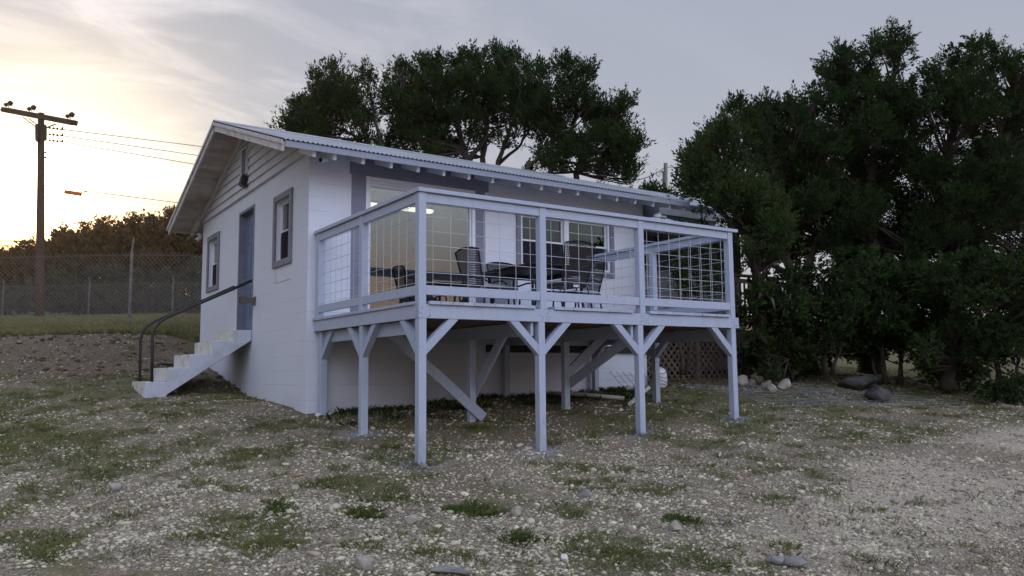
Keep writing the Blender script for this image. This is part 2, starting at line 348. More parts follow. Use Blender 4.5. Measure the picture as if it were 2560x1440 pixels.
leafmat('shrub_leaf', (0.014, 0.028, 0.011), (0.065, 0.10, 0.034))
leafmat('hill_leaf', (0.045, 0.032, 0.014), (0.105, 0.078, 0.038), 0.25)
leafmat('hill_leaf_gray', (0.055, 0.055, 0.042), (0.12, 0.12, 0.09), 0.4)
leafmat('grass', (0.07, 0.085, 0.03), (0.27, 0.27, 0.12), 0.4)
leafmat('grass_tall', (0.13, 0.13, 0.055), (0.34, 0.32, 0.16), 0.4)
leafmat('cushion_grass', (0.07, 0.085, 0.022), (0.26, 0.27, 0.09), 0.4)
leafmat('clover', (0.05, 0.075, 0.02), (0.15, 0.19, 0.055), 0.35)
leafmat('weed', (0.020, 0.035, 0.014), (0.06, 0.085, 0.03), 0.3)
def glassmat(name, tint, refl):
    global nt
    mt = bpy.data.materials.new(name); mt.use_nodes = True; nt = mt.node_tree; nt.nodes.clear()
    gl = N('ShaderNodeBsdfGlossy', i_Roughness=0.015); gl.inputs[0].default_value = (0.90, 0.92, 0.88, 1)
    tr = N('ShaderNodeBsdfTransparent'); tr.inputs[0].default_value = tuple(tint)+(1,)
    fr = N('ShaderNodeFresnel', i_IOR=1.5)
    mx = N('ShaderNodeMixShader'); L(M('ADD', fr.outputs[0], refl, clamp=True), mx.inputs[0]); L(tr.outputs[0], mx.inputs[1]); L(gl.outputs[0], mx.inputs[2])
    o = N('ShaderNodeOutputMaterial'); L(mx.outputs[0], o.inputs[0]); MAT[name] = mt
glassmat('glass', (0.66, 0.67, 0.66), 0.15)
glassmat('glass_dark', (0.38, 0.46, 0.44), 0.02)
def tubelight():
    global nt
    mt = bpy.data.materials.new('tube_light'); mt.use_nodes = True; nt = mt.node_tree; b = nt.nodes['Principled BSDF']
    b.inputs['Emission Color'].default_value = (1.0, 0.97, 0.80, 1); b.inputs['Emission Strength'].default_value = 2.6; MAT['tube_light'] = mt
tubelight()
def screenmat():
    global nt
    mt = bpy.data.materials.new('insect_screen'); mt.use_nodes = True; nt = mt.node_tree; nt.nodes.clear()
    d = N('ShaderNodeBsdfDiffuse'); d.inputs[0].default_value = (0.03, 0.03, 0.035, 1); tr = N('ShaderNodeBsdfTransparent')
    mx = N('ShaderNodeMixShader', i_Fac=0.3); L(d.outputs[0], mx.inputs[1]); L(tr.outputs[0], mx.inputs[2])
    o = N('ShaderNodeOutputMaterial'); L(mx.outputs[0], o.inputs[0]); MAT['screen'] = mt
screenmat()
def groundmat():
    global nt
    mt = bpy.data.materials.new('ground'); mt.use_nodes = True; nt = mt.node_tree; b = nt.nodes['Principled BSDF']; b.inputs['Roughness'].default_value = 0.95
    b.inputs['Specular IOR Level'].default_value = 0.15
    t = N('ShaderNodeTexCoord'); at_g = N('ShaderNodeAttribute', attribute_name='cover'); at_d = N('ShaderNodeAttribute', attribute_name='soil'); at_t = N('ShaderNodeAttribute', attribute_name='track'); at_s = N('ShaderNodeAttribute', attribute_name='overspray')
    v = N('ShaderNodeTexVoronoi', i_Scale=26.0); L(t.outputs['Object'], v.inputs[0])
    v2 = N('ShaderNodeTexVoronoi', i_Scale=60.0); L(t.outputs['Object'], v2.inputs[0])
    n = N('ShaderNodeTexNoise', i_Scale=2.3, i_Detail=8.0, i_Roughness=0.65); L(t.outputs['Object'], n.inputs[0])
    nf = N('ShaderNodeTexNoise', i_Scale=30.0, i_Detail=6.0, i_Roughness=0.7); L(t.outputs['Object'], nf.inputs[0])
    sv = N('ShaderNodeSeparateColor'); L(v2.outputs['Color'], sv.inputs[0])
    peb = MIX(sv.outputs[0], (0.27, 0.225, 0.16), (0.60, 0.53, 0.40))
    peb = MIX(RAMP(v2.outputs['Distance'], [(0.25, 0.0), (0.75, 1.0)]), peb, (0.13, 0.105, 0.08))
    peb = MIX(M('MULTIPLY', RAMP(n.outputs[0], [(0.38, 0.0), (0.66, 1.0)]), 0.6), peb, (0.33, 0.24, 0.165))
    peb = MIX(M('MULTIPLY', at_t.outputs['Fac'], 0.75), peb, MIX(RAMP(nf.outputs[0], [(0.35, 0.0), (0.65, 1.0)]), (0.50, 0.39, 0.30), (0.70, 0.58, 0.46)))
    sv1 = N('ShaderNodeSeparateColor'); L(v.outputs['Color'], sv1.inputs[0])
    big_ = M('MULTIPLY', M('GREATER_THAN', sv1.outputs[0], 0.62), RAMP(v.outputs['Distance'], [(0.30, 1.0), (0.42, 0.0)]))
    peb = MIX(big_, peb, MIX(sv1.outputs[1], (0.34, 0.30, 0.23), (0.66, 0.60, 0.48)))
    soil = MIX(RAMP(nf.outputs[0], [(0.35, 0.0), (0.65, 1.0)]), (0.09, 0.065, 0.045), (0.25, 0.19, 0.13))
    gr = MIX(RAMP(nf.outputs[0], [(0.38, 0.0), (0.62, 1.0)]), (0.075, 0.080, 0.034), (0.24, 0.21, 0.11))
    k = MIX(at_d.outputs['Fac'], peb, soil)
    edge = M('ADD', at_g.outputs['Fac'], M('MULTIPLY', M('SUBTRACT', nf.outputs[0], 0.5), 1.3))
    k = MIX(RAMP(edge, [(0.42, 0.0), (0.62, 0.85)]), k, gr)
    k = MIX(M('MULTIPLY', at_s.outputs['Fac'], RAMP(nf.outputs[0], [(0.40, 0.2), (0.6, 0.9)])), k, (0.33, 0.37, 0.48))
    L(k, b.inputs['Base Color'])
    bp = N('ShaderNodeBump'); bp.inputs['Strength'].default_value = 0.9; bp.inputs['Distance'].default_value = 0.02
    L(M('SUBTRACT', M('MULTIPLY', nf.outputs[0], 0.8), v2.outputs['Distance']), bp.inputs['Height']); L(bp.outputs[0], b.inputs['Normal']); MAT['ground'] = mt
groundmat()
mat('clod', (0.16, 0.125, 0.095), 0.95, noise=(5, (0.09, 0.07, 0.055), 0.4, 0.65), var=1.0)
mat('gravel', (0.47, 0.415, 0.315), 0.9, noise=(3, (0.31, 0.255, 0.185), 0.4, 0.65), var=1.1)

# ------------------------------------------------------------------ ground sheet, gravel, grass
def cover_at(x, y):
    """share of ground cover: 0 bare gravel, 1 grass"""
    x = np.asarray(x, float); y = np.asarray(y, float)
    big = fbm(x*0.33+3.1, y*0.33+1.7, 4); sm = fbm(x*1.5+40, y*1.5+8, 3)
    c = (big-0.5)*1.3+(sm-0.5)*1.7+(fbm(x*4.5+9, y*4.5+30, 3)-0.5)*1.6+0.40
    u = (x-CAM[0])*_F[0]+(y-CAM[1])*_F[1]; r = (x-CAM[0])*HD[1]-(y-CAM[1])*HD[0]
    c = c+np.clip((-r-1.0)/8, -0.1, 0.25)                                        # greener on the left
    c = c-np.clip((r-1.6-.45*np.maximum(u-6.3, 0)**1.5)/.6, 0, 1)*np.clip((12.5-u)/1.0, 0, 1)*0.30   # bare track at the right
    c = c+np.clip((u-8.2)/1.8, 0, 1)*np.clip((r-.9)/1.5, 0, 1)*np.where(r > 1.8+.45*np.maximum(u-6.3, 0)**1.5, 0, 1)*0.42               # turf before the trees, thickened to darken ground where tree shade belongs
    bank = (x < 0)&(u > 13.9)&(u < 17.4); c = np.where(bank, c*0.3-0.1, c)
    c = np.where((x < 2)&(u >= 17.6), 1.0, c)
    c = np.where(u > 19, 1.0, c)
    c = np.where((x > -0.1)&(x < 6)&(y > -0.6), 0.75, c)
    return np.clip(c, 0, 1)
def soil_at(x, y):
    x = np.asarray(x, float); y = np.asarray(y, float)
    s = np.clip((fbm(x*0.5+80, y*0.5+20, 4)-0.50)*5, 0, 1)*0.6
    u = (x-CAM[0])*_F[0]+(y-CAM[1])*_F[1]
    r = (x-CAM[0])*HD[1]-(y-CAM[1])*HD[0]
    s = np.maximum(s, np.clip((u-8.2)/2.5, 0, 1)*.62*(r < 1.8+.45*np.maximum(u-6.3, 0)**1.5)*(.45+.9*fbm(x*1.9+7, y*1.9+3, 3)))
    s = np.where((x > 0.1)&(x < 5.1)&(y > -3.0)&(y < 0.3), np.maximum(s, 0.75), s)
    s = np.where((x < 0)&(u > 13.3)&(u < 17.6), np.maximum(s, 0.85), s)
    return s
def grid_axis(lo, hi, fine0, fine1, step, far):
    a = list(np.arange(fine0, fine1+1e-6, step)); p, k = fine0, step
    while p > lo: k *= far; p -= k; a.insert(0, max(p, lo))
    p, k = fine1, step
    while p < hi: k *= far; p += k; a.append(min(p, hi))
    return np.array(a)
gx = grid_axis(-900, 1100, -11, 14, 0.11, 1.10); gy = grid_axis(-900, 1200, -11, 12, 0.11, 1.10)
GX, GY = np.meshgrid(gx, gy); Z = np.concatenate([gh(GX[i:i+40].ravel(), GY[i:i+40].ravel()) for i in range(0, len(gy), 40)]).reshape(GX.shape)
nx, ny = len(gx), len(gy); idx = np.arange(nx*ny).reshape(ny, nx)
Fg = np.stack([idx[:-1, :-1], idx[:-1, 1:], idx[1:, 1:], idx[1:, :-1]], -1).reshape(-1, 4)
ground = npmesh('ground', np.stack([GX, GY, Z], -1).reshape(-1, 3), Fg, MAT['ground'], smooth=True); tag(ground, kind='structure')
def track_at(x, y):
    x = np.asarray(x, float); y = np.asarray(y, float); u = (x-CAM[0])*_F[0]+(y-CAM[1])*_F[1]; r = (x-CAM[0])*HD[1]-(y-CAM[1])*HD[0]
    w = (fbm(x*1.1+5, y*1.1, 3)-.5)*1.6
    return np.clip((r-1.8-.45*np.maximum(u-6.3, 0)**1.5+w)/0.5, 0, 1)*np.clip((12.5-u)/1.0, 0, 1)
def spray_at(x, y):
    o = np.zeros(np.shape(x))
    for a, b in ((.15, -3.12), (1.7, -3.12), (3.25, -3.12), (5.0, -3.12), (.16, -1.6), (9.2-1.9, -2.6), (8.2, -2.2)):
        o = np.maximum(o, np.clip(1.15-np.hypot(np.asarray(x)-a, np.asarray(y)-b)/.33, 0, 1)*.9)
    return o
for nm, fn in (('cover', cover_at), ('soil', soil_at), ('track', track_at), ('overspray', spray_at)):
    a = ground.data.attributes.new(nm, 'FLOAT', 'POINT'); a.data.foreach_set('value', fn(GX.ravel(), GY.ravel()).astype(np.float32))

def gp(px, py, d0=4.0, d1=26.0):
    """where the line of sight meets the ground"""
    d = d0
    while d < d1:
        p = at(px, py, d)
        if p.z < g1h(p.x, p.y): return p
        d += .04
    return at(px, py, d1)
def scatter(n, u0, u1, spread, pw=2.0):
    """points before the camera, thinning with distance; plan coordinates"""
    q = RNG.random(n)
    u = (u0**(2-pw)+(u1**(2-pw)-u0**(2-pw))*q)**(1/(2-pw)) if pw != 2 else u0*(u1/u0)**q
    r = (RNG.random(n)*2-1)*(u*spread+1.5)
    return CAM[0]+HD[0]*u+HD[1]*r, CAM[1]+HD[1]*u-HD[0]*r, u
def under_house(x, y): return (x > -0.03)&(x < 12)&(y > -0.02)&(y < 6.4)
def ico(sub):
    import bmesh
    bm = bmesh.new(); bmesh.ops.create_icosphere(bm, subdivisions=sub, radius=1.0)
    V = np.array([v.co[:] for v in bm.verts]); F = np.array([[v.index for v in f.verts] for f in bm.faces]); bm.free(); return V, F
IV, IF = ico(1)
def stones(n, u0, u1, smin, smax, keep, sub=None, pw=2.0, mexp=3.0):
    V0, F0 = (IV, IF) if sub is None else ico(sub)
    x, y, u = scatter(n, u0, u1, 0.72, pw); c = cover_at(x, y)
    clus = np.clip((fbm(x*1.7+60, y*1.7+11, 3)-0.30)*3.2, 0.35, 1)
    k = (RNG.random(n) < keep(c)*clus*(1-.25*np.clip((u-8.5)/2.5, 0, 1)))&~under_house(x, y); x, y, u = x[k], y[k], u[k]; n = len(x)
    z = gh(x, y); s = smin+(smax-smin)*RNG.random(n)**mexp
    base = V0[None]*(1+0.28*(RNG.random((n, len(V0), 1))-0.5)*2)*np.stack([s*(0.8+0.6*RNG.random(n)), s*(0.7+0.5*RNG.random(n)), s*(0.35+0.4*RNG.random(n))], -1)[:, None]
    a = RNG.random(n)*6.28; ca_, sa_ = np.cos(a)[:, None], np.sin(a)[:, None]
    tl = (RNG.random(n)[:, None]-0.5)*0.7
    X = base[..., 0]*ca_-base[..., 1]*sa_; Y = base[..., 0]*sa_+base[..., 1]*ca_; Zz = base[..., 2]+X*tl
    V = np.stack([X+x[:, None], Y+y[:, None], Zz+(z+s*0.12)[:, None]], -1).reshape(-1, 3)
    F = (F0[None]+(np.arange(n)*len(V0))[:, None, None]).reshape(-1, F0.shape[1]); return V, F
def cat(ms):
    Vs, Fs, o = [], [], 0
    for V, F in ms: Vs.append(V); Fs.append(F+o); o += len(V)
    return np.concatenate(Vs), np.concatenate(Fs)
V, F = cat([stones(225000, 5.2, 20, 0.005, 0.021, lambda c: np.clip(1.05-c*0.75, 0.15, 1), mexp=2.5),
            stones(5500, 5.5, 20, 0.018, 0.045, lambda c: np.clip(1.0-c*0.6, 0.2, 1), mexp=3.0)])
tag(npmesh('gravel', V, F, MAT['gravel']), 'loose pale limestone gravel scattered over the yard', 'gravel', kind='stuff')

def blades(px, py, pz, nb, h0, h1, spread, wid, lean=0.5):
    """grass: one bent 2-triangle blade per entry, nb per tuft"""
    n = len(px); T = np.repeat(np.arange(n), nb); k = len(T)
    a = RNG.random(k)*6.28; rr = spread*np.sqrt(RNG.random(k)); X = px[T]+np.cos(a)*rr; Y = py[T]+np.sin(a)*rr; Z = pz[T]-0.01
    hs = (h0+(h1-h0)*RNG.random(n))[T]*(0.6+0.6*RNG.random(k)); w = wid*(0.6+0.8*RNG.random(k))
    b = RNG.random(k)*6.28; ln = lean*hs*(0.2+RNG.random(k)); a2 = a+(RNG.random(k)-.5)*2
    dx, dy = np.cos(b)*w, np.sin(b)*w; lx, ly = np.cos(a2)*ln, np.sin(a2)*ln
    P = np.stack([np.stack([X-dx, Y-dy, Z], -1), np.stack([X+dx, Y+dy, Z], -1), np.stack([X+dx*.7+lx*.4, Y+dy*.7+ly*.4, Z+hs*.6], -1), np.stack([X+lx, Y+ly, Z+hs*.95], -1)], 1)
    return P.reshape(-1, 3), np.arange(k*4).reshape(-1, 4)
x, y, u = scatter(40000, 5.4, 22, 0.74, 1.7); c = cover_at(x, y); k = (RNG.random(len(x)) < np.clip((c-0.30)*1.3, 0.05, 1)*.8)&~under_house(x, y)
x, y = x[k], y[k]
tag(npmesh('grass', *blades(x, y, gh(x, y), 9, 0.02, 0.065, 0.055, 0.0035, 0.9), MAT['grass']), 'short patchy yard grass between the stones', 'grass', kind='stuff')
x, y, u = scatter(5200, 5.4, 17, 0.74, 1.6); c = cover_at(x, y); k = (RNG.random(len(x)) < np.clip(c*1.3-.05, .10, .9)*(1-track_at(x, y)*.85))&~under_house(x, y); x, y = x[k], y[k]
sz = .03+.07*RNG.random(len(x))**2; P_, F_ = [], []
for lo, hi, nb in ((.03, .05, 30), (.05, .075, 52), (.075, .11, 80)):
    s_ = (sz >= lo)&(sz < hi); b_ = blades(x[s_], y[s_], gh(x[s_], y[s_]), nb, lo*.35, hi*.5, hi*.95, .0024, 1.0); P_.append(b_[0]); F_.append(b_[1]+sum(map(len, P_[:-1])))
tag(npmesh('grass_cushions', np.concatenate(P_), np.concatenate(F_), MAT['cushion_grass']), 'small rounded grass cushions dotted over the gravel', 'grass', kind='stuff')
x, y = [], []
for a_, b_ in ((905, 1283), (925, 1290), (1145, 1275), (1180, 1280), (1225, 1284), (700, 1275), (1700, 1300), (1300, 1350)):
    for _ in range(26):
        p_ = gp(a_+random.gauss(0, 17), b_+random.gauss(0, 6)); x.append(p_.x); y.append(p_.y)
x = np.array(x); y = np.array(y)
tag(npmesh('clover', *blades(x, y, gh(x, y), 26, .015, .05, .05, .006, 1.2), MAT['clover']), 'bright green low clover patches in the gravel', 'clover', kind='stuff')
# tall grass along the top of the bank and up to the fences
q = 15000; uu = 17.7+(RNG.random(q)**1.6)*20; px = RNG.random(q)*900-260
P = CAM[None]+HD[None]*uu[:, None]+np.array([HD[1], -HD[0], 0])[None]*(uu*(px-1280)/1985)[:, None]
k = ~under_house(P[:, 0], P[:, 1]); P = P[k]
tag(npmesh('tall_grass', *blades(P[:, 0], P[:, 1], gh(P[:, 0], P[:, 1]), 9, 0.05, 0.17, 0.16, 0.005, 0.8), MAT['grass_tall']), 'tall yellow green grass along the top of the bank', 'grass', kind='stuff')
V, F = stones(9000, 13.4, 18.2, 0.015, 0.075, lambda c: np.ones_like(c), pw=0.5, mexp=2.5)
tag(npmesh('earth_clods', V, F, MAT['clod']), 'crumbling brown earth and stones on the face of the bank', 'earth', kind='stuff')
# dark weeds along the foot of the long wall and under the deck
q = 520; x = RNG.random(q)*5.9+0.1; y = -RNG.random(q)**1.5*1.15-0.03; k = fbm(x*2.6, y*2.6+4) > 0.50; x, y = x[k], y[k]
tag(npmesh('weeds', *blades(x, y, gh(x, y), 20, 0.02, 0.10, 0.12, 0.0035, 0.9), MAT['weed']), 'dark green weeds along the wall foot under the deck', 'weeds', kind='stuff')

# ------------------------------------------------------------------ the house
D, XW, ZW = 6.3775, 6.33, 2.37
house = empty('house', (0, 0, 0), 0, 'white painted block house with a pitched metal roof behind the deck', 'house')
def wall_holes(mb, kind, u0, u1, z0, z1, holes, th=0.2):
    """front, back and reveal faces of a wall with rectangular holes. kind L: along X, outside -Y; G: along Y, outside -X"""
    us = sorted({u0, u1, *[h[0] for h in holes], *[h[1] for h in holes]}); zs = sorted({z0, z1, *[h[2] for h in holes], *[h[3] for h in holes]})
    P = (lambda u, n, z: (u, n, z)) if kind == 'L' else (lambda u, n, z: (n, u, z))
    inh = lambda u, z: any(h[0] < u < h[1] and h[2] < z < h[3] for h in holes)
    for i in range(len(us)-1):
        for j in range(len(zs)-1):
            if inh((us[i]+us[i+1])/2, (zs[j]+zs[j+1])/2): continue
            for n in (0.0, th): mb.add([P(us[i], n, zs[j]), P(us[i+1], n, zs[j]), P(us[i+1], n, zs[j+1]), P(us[i], n, zs[j+1])], [(0, 1, 2, 3)])
    for a, b, c, d in holes:
        for q in ([(a, c), (b, c)], [(a, d), (b, d)], [(a, c), (a, d)], [(b, c), (b, d)]):
            mb.add([P(q[0][0], 0, q[0][1]), P(q[1][0], 0, q[1][1]), P(q[1][0], th, q[1][1]), P(q[0][0], th, q[0][1])], [(0, 1, 2, 3)])
DOORW = (0.8512, 2.7155, 0.05, 2.148); W2 = (3.58, 5.505, 1.0, 1.905)
G1 = (0.765, 1.44, 0.985, 1.915); G2 = (5.035, 5.765, 0.985, 1.915); GD = (2.6326, 3.5852, 0.0, 2.1214)
mb = MB(); wall_holes(mb, 'L', 0, XW, -1.7, 2.42, [DOORW, W2]); wall_holes(mb, 'G', 0, D, -1.7, ZW, [G1, G2, GD])
mb.box(XW-0.2, XW-0.002, 0.2, D, -1.7, 2.40); mb.box(0.2, XW-0.2, D-0.2, D-0.002, -1.7, 2.40)
mb.build('block_wall', MAT['block'], house)
inn = MB(); inn.box(0.205, XW-0.205, 0.205, D-0.205, -0.12, 0.02); inn.build('room_floor', MAT['room_floor'], house)
inn = MB(); inn.box(0.21, XW-0.21, 0.21, D-0.21, 2.355, 2.40); inn.box(0.21, XW-0.21, 4.6, 4.7, 0.021, 2.354)
inn.box(3.40, 3.5, 0.22, 4.59, 0.021, 2.35); inn.build('ceiling', MAT['plaster'], house)
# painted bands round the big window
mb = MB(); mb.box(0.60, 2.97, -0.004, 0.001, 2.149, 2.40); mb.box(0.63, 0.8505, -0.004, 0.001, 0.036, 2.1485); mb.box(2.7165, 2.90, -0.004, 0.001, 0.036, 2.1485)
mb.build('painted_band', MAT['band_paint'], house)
mb = MB(); mb.box(2.9, XW+.1, -0.05, -0.002, -0.42, -0.30); mb.build('ledger_board', MAT['black'], house)
mb = MB(); mb.box(3.5, XW+.05, -0.03, -0.002, -0.30, -0.20); mb.build('ledge_trim', MAT['white_vinyl'], house)
def TL(u0, u1, n0, n1, z0, z1): return (u0, u1, -n1, -n0, z0, z1)       # n grows outwards
def TG(u0, u1, n0, n1, z0, z1): return (-n1, -n0, u0, u1, z0, z1)
def frame(T, u0, u1, z0, z1, w, n0, n1, mb=None):
    mb = mb or MB(); mb.box(*T(u0, u0+w, n0, n1, z0, z1)); mb.box(*T(u1-w, u1, n0, n1, z0, z1))
    mb.box(*T(u0+w, u1-w, n0, n1, z0, z0+w)); mb.box(*T(u0+w, u1-w, n0, n1, z1-w, z1)); return mb
# gable windows: wide trim, double hung sash
for (u0, u1, z0, z1) in (G1, G2):
    w = frame(TG, u0+.002, u1-.002, z0+.002, z1-.002, 0.022, -0.12, -0.05).build('window', MAT['white_vinyl'], house)
    t = MB(); e = 0.095
    t.box(*TG(u0-e, u0, 0.002, 0.035, z0-e, z1+e)); t.box(*TG(u1, u1+e, 0.002, 0.035, z0-e, z1+e))
    t.box(*TG(u0, u1, 0.002, 0.033, z0-e, z0)); t.box(*TG(u0, u1, 0.002, 0.033, z1, z1+e))
    t.build('trim', MAT['trim_paint'], w, bevel=0.004)
    zm = z0+(z1-z0)*0.5
    s_ = frame(TG, u0+.026, u1-.026, zm-.01, z1-.026, 0.022, -0.095, -0.068); s_ = frame(TG, u0+.026, u1-.026, z0+.026, zm+.02, 0.026, -0.118, -0.097, s_); s_.build('sash', MAT['white_vinyl'], w)
    g = MB(); g.box(*TG(u0+.047, u1-.047, -0.084, -0.080, zm+.012, z1-.047)); g.build('pane', MAT['glass'], w)
    g = MB(); g.box(*TG(u0+.051, u1-.051, -0.110, -0.106, z0+.051, zm-.006)); g.build('pane', MAT['glass_dark'], w)
    g = MB(); g.box(*TG(u0+.04, u1-.04, -0.062, -0.060, z0+.04, zm-.015)); g.build('insect_screen', MAT['screen'], w)
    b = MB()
    b.box(*TG(u0+.03, u1-.03, -0.19, -0.17, z0+.03, z1-.03)); b.build('dark_room_panel', MAT['black'], w)  # black panel stands in for the unlit room behind the glass
mb = MB(); mb.box(*TG(0.70, 1.43, 0.0005, 0.006, 0.655, 0.665)); mb.box(*TG(1.42, 1.43, 0.0005, 0.006, 0.665, 0.88)); mb.build('patch_edge', MAT['rake_paint'], house)
# entry door: deep frame, six panels
u0, u1, z0, z1 = GD
dr = MB(); dr.box(*TG(u0+.05, u1-.05, -0.15, -0.11, z0+.02, z1-.05)); door = dr.build('door', MAT['door_paint'], house)
j = MB(); j.box(*TG(u0+.001, u0+.049, -0.16, 0.012, z0, z1-.001)); j.box(*TG(u1-.049, u1-.001, -0.16, 0.012, z0, z1-.001)); j.box(*TG(u0+.049, u1-.049, -0.16, 0.011, z1-.049, z1-.002))
j.build('door_frame', MAT['trim_paint'], door, bevel=0.004)
for ua, ub in ((u0+.14, u0+.42), (u1-.42, u1-.14)):
    for za, zb in ((0.22, 0.78), (0.95, 1.55), (1.66, 1.92)):
        pn = frame(TG, ua, ub, za, zb, 0.022, -0.110, -0.103); pn.box(*TG(ua+.05, ub-.05, -0.110, -0.104, za+.05, zb-.05)); pn.build('panel', MAT['door_paint'], door)
k = MB(); k.lathe((0.11-.0, u0+.12, 0.95), [(0.03, 0), (0.03, -0.01), (0.012, -0.012), (0.012, -0.05), (0.028, -0.055), (0.028, -0.08), (0.01, -0.085)], 12, (1, 0, 0)); k.build('door_knob', MAT['wire'], door)
# big glazed door on the deck
u0, u1, z0, z1 = DOORW
w = frame(TL, u0+.002, u1-.002, z0, z1-.002, 0.055, -0.10, 0.012).build('sliding_window', MAT['white_vinyl'], house, bevel=0.004)
f = frame(TL, u0+.059, u1-.059, z0+.056, z1-.059, 0.03, -0.085, -0.02)
f.box(*TL(u0+.095, u1-.095, -.08, -.03, z1-.14, z1-.092)); f.build('sash', MAT['white_vinyl'], w)
g = MB(); g.box(*TL(u0+.09, u1-.09, -0.056, -0.050, z0+.09, z1-.142)); g.build('pane', MAT['glass'], w)
# double window with blinds
u0, u1, z0, z1 = W2; um = (u0+u1)/2
w = frame(TL, u0+.002, u1-.002, z0+.002, z1-.002, 0.042, -0.11, 0.006)
w.box(*TL(um-.05, um+.05, -0.11, 0.006, z0+.045, z1-.045)); w = w.build('window', MAT['white_vinyl'], house, bevel=0.003)
t = MB(); e = 0.085; t.box(*TL(u0-e, u0, 0.002, 0.03, z0-e, z1+e)); t.box(*TL(u1, u1+e, 0.002, 0.03, z0-e, z1+e)); t.box(*TL(u0, u1, 0.002, 0.028, z0-e, z0)); t.box(*TL(u0, u1, 0.002, 0.028, z1, z1+e)); t.build('trim', MAT['trim_paint'], w)
zs = z0+(z1-z0)*0.5; s_ = MB(); gpn = MB(); gs = MB(); bl = MB()
for a, b in ((u0+.045, um-.052), (um+.052, u1-.045)):
    frame(TL, a, b, zs-.02, z1-.046, 0.028, -0.08, -0.045, s_); frame(TL, a, b, z0+.034, zs+.022, 0.032, -0.105, -0.082, s_)
    gpn.box(*TL(a+.023, b-.023, -0.066, -0.062, zs+.003, z1-.057)); gpn.box(*TL(a+.033, b-.033, -0.096, -0.092, z0+.067, zs-.011))
    gs.box(*TL(a+.004, b-.004, -0.030, -0.028, z0+.036, zs-.022))
    z = z0+.05
    while z < z1-.03:
        bl.add([(a+.03, 0.125, z), (b-.10, 0.125, z), (b-.10, 0.140, z+.019), (a+.03, 0.140, z+.019)], [(0, 1, 2, 3)]); z += 0.0205
s_.build('sash', MAT['white_vinyl'], w); gpn.build('pane', MAT['glass_dark'], w); gs.build('insect_screen', MAT['screen'], w); bl.build('blind', MAT['plaster'], w)
# gable siding: lapped boards above the blocks
SL = 0.332; CY, SY = 1/math.hypot(1, SL), SL/math.hypot(1, SL); YE = -0.60; ZE = 2.325; LEN = (D/2-YE)/CY
def zroof(y): y = min(y, D-y); return ZE+(y-YE)*SL
z = ZW; gs_ = MB()
while z < zroof(D/2)-0.09:
    zt = min(z+0.15, zroof(D/2)-0.085)
    yb = max(0.0, YE+(z+0.055-ZE)/SL+0.0); yt_ = min(YE+(zt+0.055-ZE)/SL, D/2-.001)
    yb = max(yb, 0.0); yt_ = max(yt_, 0.0)
    A, B, C_, E_ = yb, D-yb, D-yt_, yt_
    gs_.add([(-.050, A, z), (-.050, B, z), (-.014, C_, zt), (-.014, E_, zt), (0.02, A, z), (0.02, B, z), (0.02, C_, zt), (0.02, E_, zt)],
            [(0, 1, 2, 3), (4, 7, 6, 5), (0, 4, 5, 1), (0, 3, 7, 4), (1, 5, 6, 2), (3, 2, 6, 7)])
    z += 0.15
gs_.build('siding', MAT['siding'], house)
v = frame(TG, 2.99, 3.36, 2.66, 3.20, 0.03, 0.034, 0.075)
vent = v.build('gable_vent', MAT['siding'], house)
s_ = MB()
for i in range(9):
    z = 2.70+i*0.052; s_.add([(-.068, 3.02, z), (-.068, 3.33, z), (-.056, 3.33, z+.018), (-.056, 3.02, z+.018), (-.066, 3.02, z-.004), (-.066, 3.33, z-.004), (-.054, 3.33, z+.014), (-.054, 3.02, z+.014)], [(0, 1, 2, 3), (4, 7, 6, 5), (0, 4, 5, 1), (3, 2, 6, 7)])
s_.build('louver', MAT['siding'], vent); b = MB(); b.box(*TG(3.02, 3.33, 0.050, 0.0525, 2.69, 3.17)); b.build('vent_screen', MAT['black'], vent)
# roof: deck boards, rafters, rake boards, corrugated sheets
XR0, XR1 = -0.573, 6.95
def sp(s, n, side):
    y, zz_ = YE+s*CY-n*SY, ZE+s*SY+n*CY
    return (y, zz_) if side == 0 else (D-y, zz_)
def slab(mb, x0, x1, s0, s1, n0, n1, side):
    q = [sp(s0, n0, side), sp(s1, n0, side), sp(s1, n1, side), sp(s0, n1, side)]
    if side == 1: q = q[::-1]
    mb.prism([(x0, a, b) for a, b in q], (x1-x0, 0, 0))
sof = MB()
for side in (0, 1):
    s = 0.02
    while s < LEN-0.02:
        slab(sof, XR0+.035, XR1-.035, s, min(s+0.137, LEN-0.01), -0.045, -0.025+random.uniform(-.002, .002), side); s += 0.141
roof = MB(); nwav = int((XR1-XR0)/0.0667*6)
for side in (0, 1):
    xs = np.linspace(XR0-.01, XR1, nwav+1); o = len(roof.v); row = []
    for sl_ in (-0.045, LEN*0.5, LEN+0.02):
        for x in xs:
            n = 0.009*math.sin(2*math.pi*x/0.0667)+0.012; yy, zz_ = sp(sl_, n, side); row.append((x, yy, zz_))
    nn = len(xs); roof.add(row, [(r*nn+i, r*nn+i+1, (r+1)*nn+i+1, (r+1)*nn+i) for r in range(2) for i in range(nn-1)])
roof = roof.build('roof', MAT['roof_metal'], house, smooth=True)
sof.build('soffit_boards', MAT['soffit'], roof)
rc = MB(); zr_ = zroof(D/2)
rc.prism([(XR0-.015, D/2-.13, zr_-.01), (XR0-.015, D/2, zr_+.045), (XR0-.015, D/2+.13, zr_-.01), (XR0-.015, D/2+.13, zr_-.016), (XR0-.015, D/2, zr_+.037), (XR0-.015, D/2-.13, zr_-.016)], (XR1-XR0+.02, 0, 0)); rc.build('ridge_cap', MAT['roof_metal'], roof)
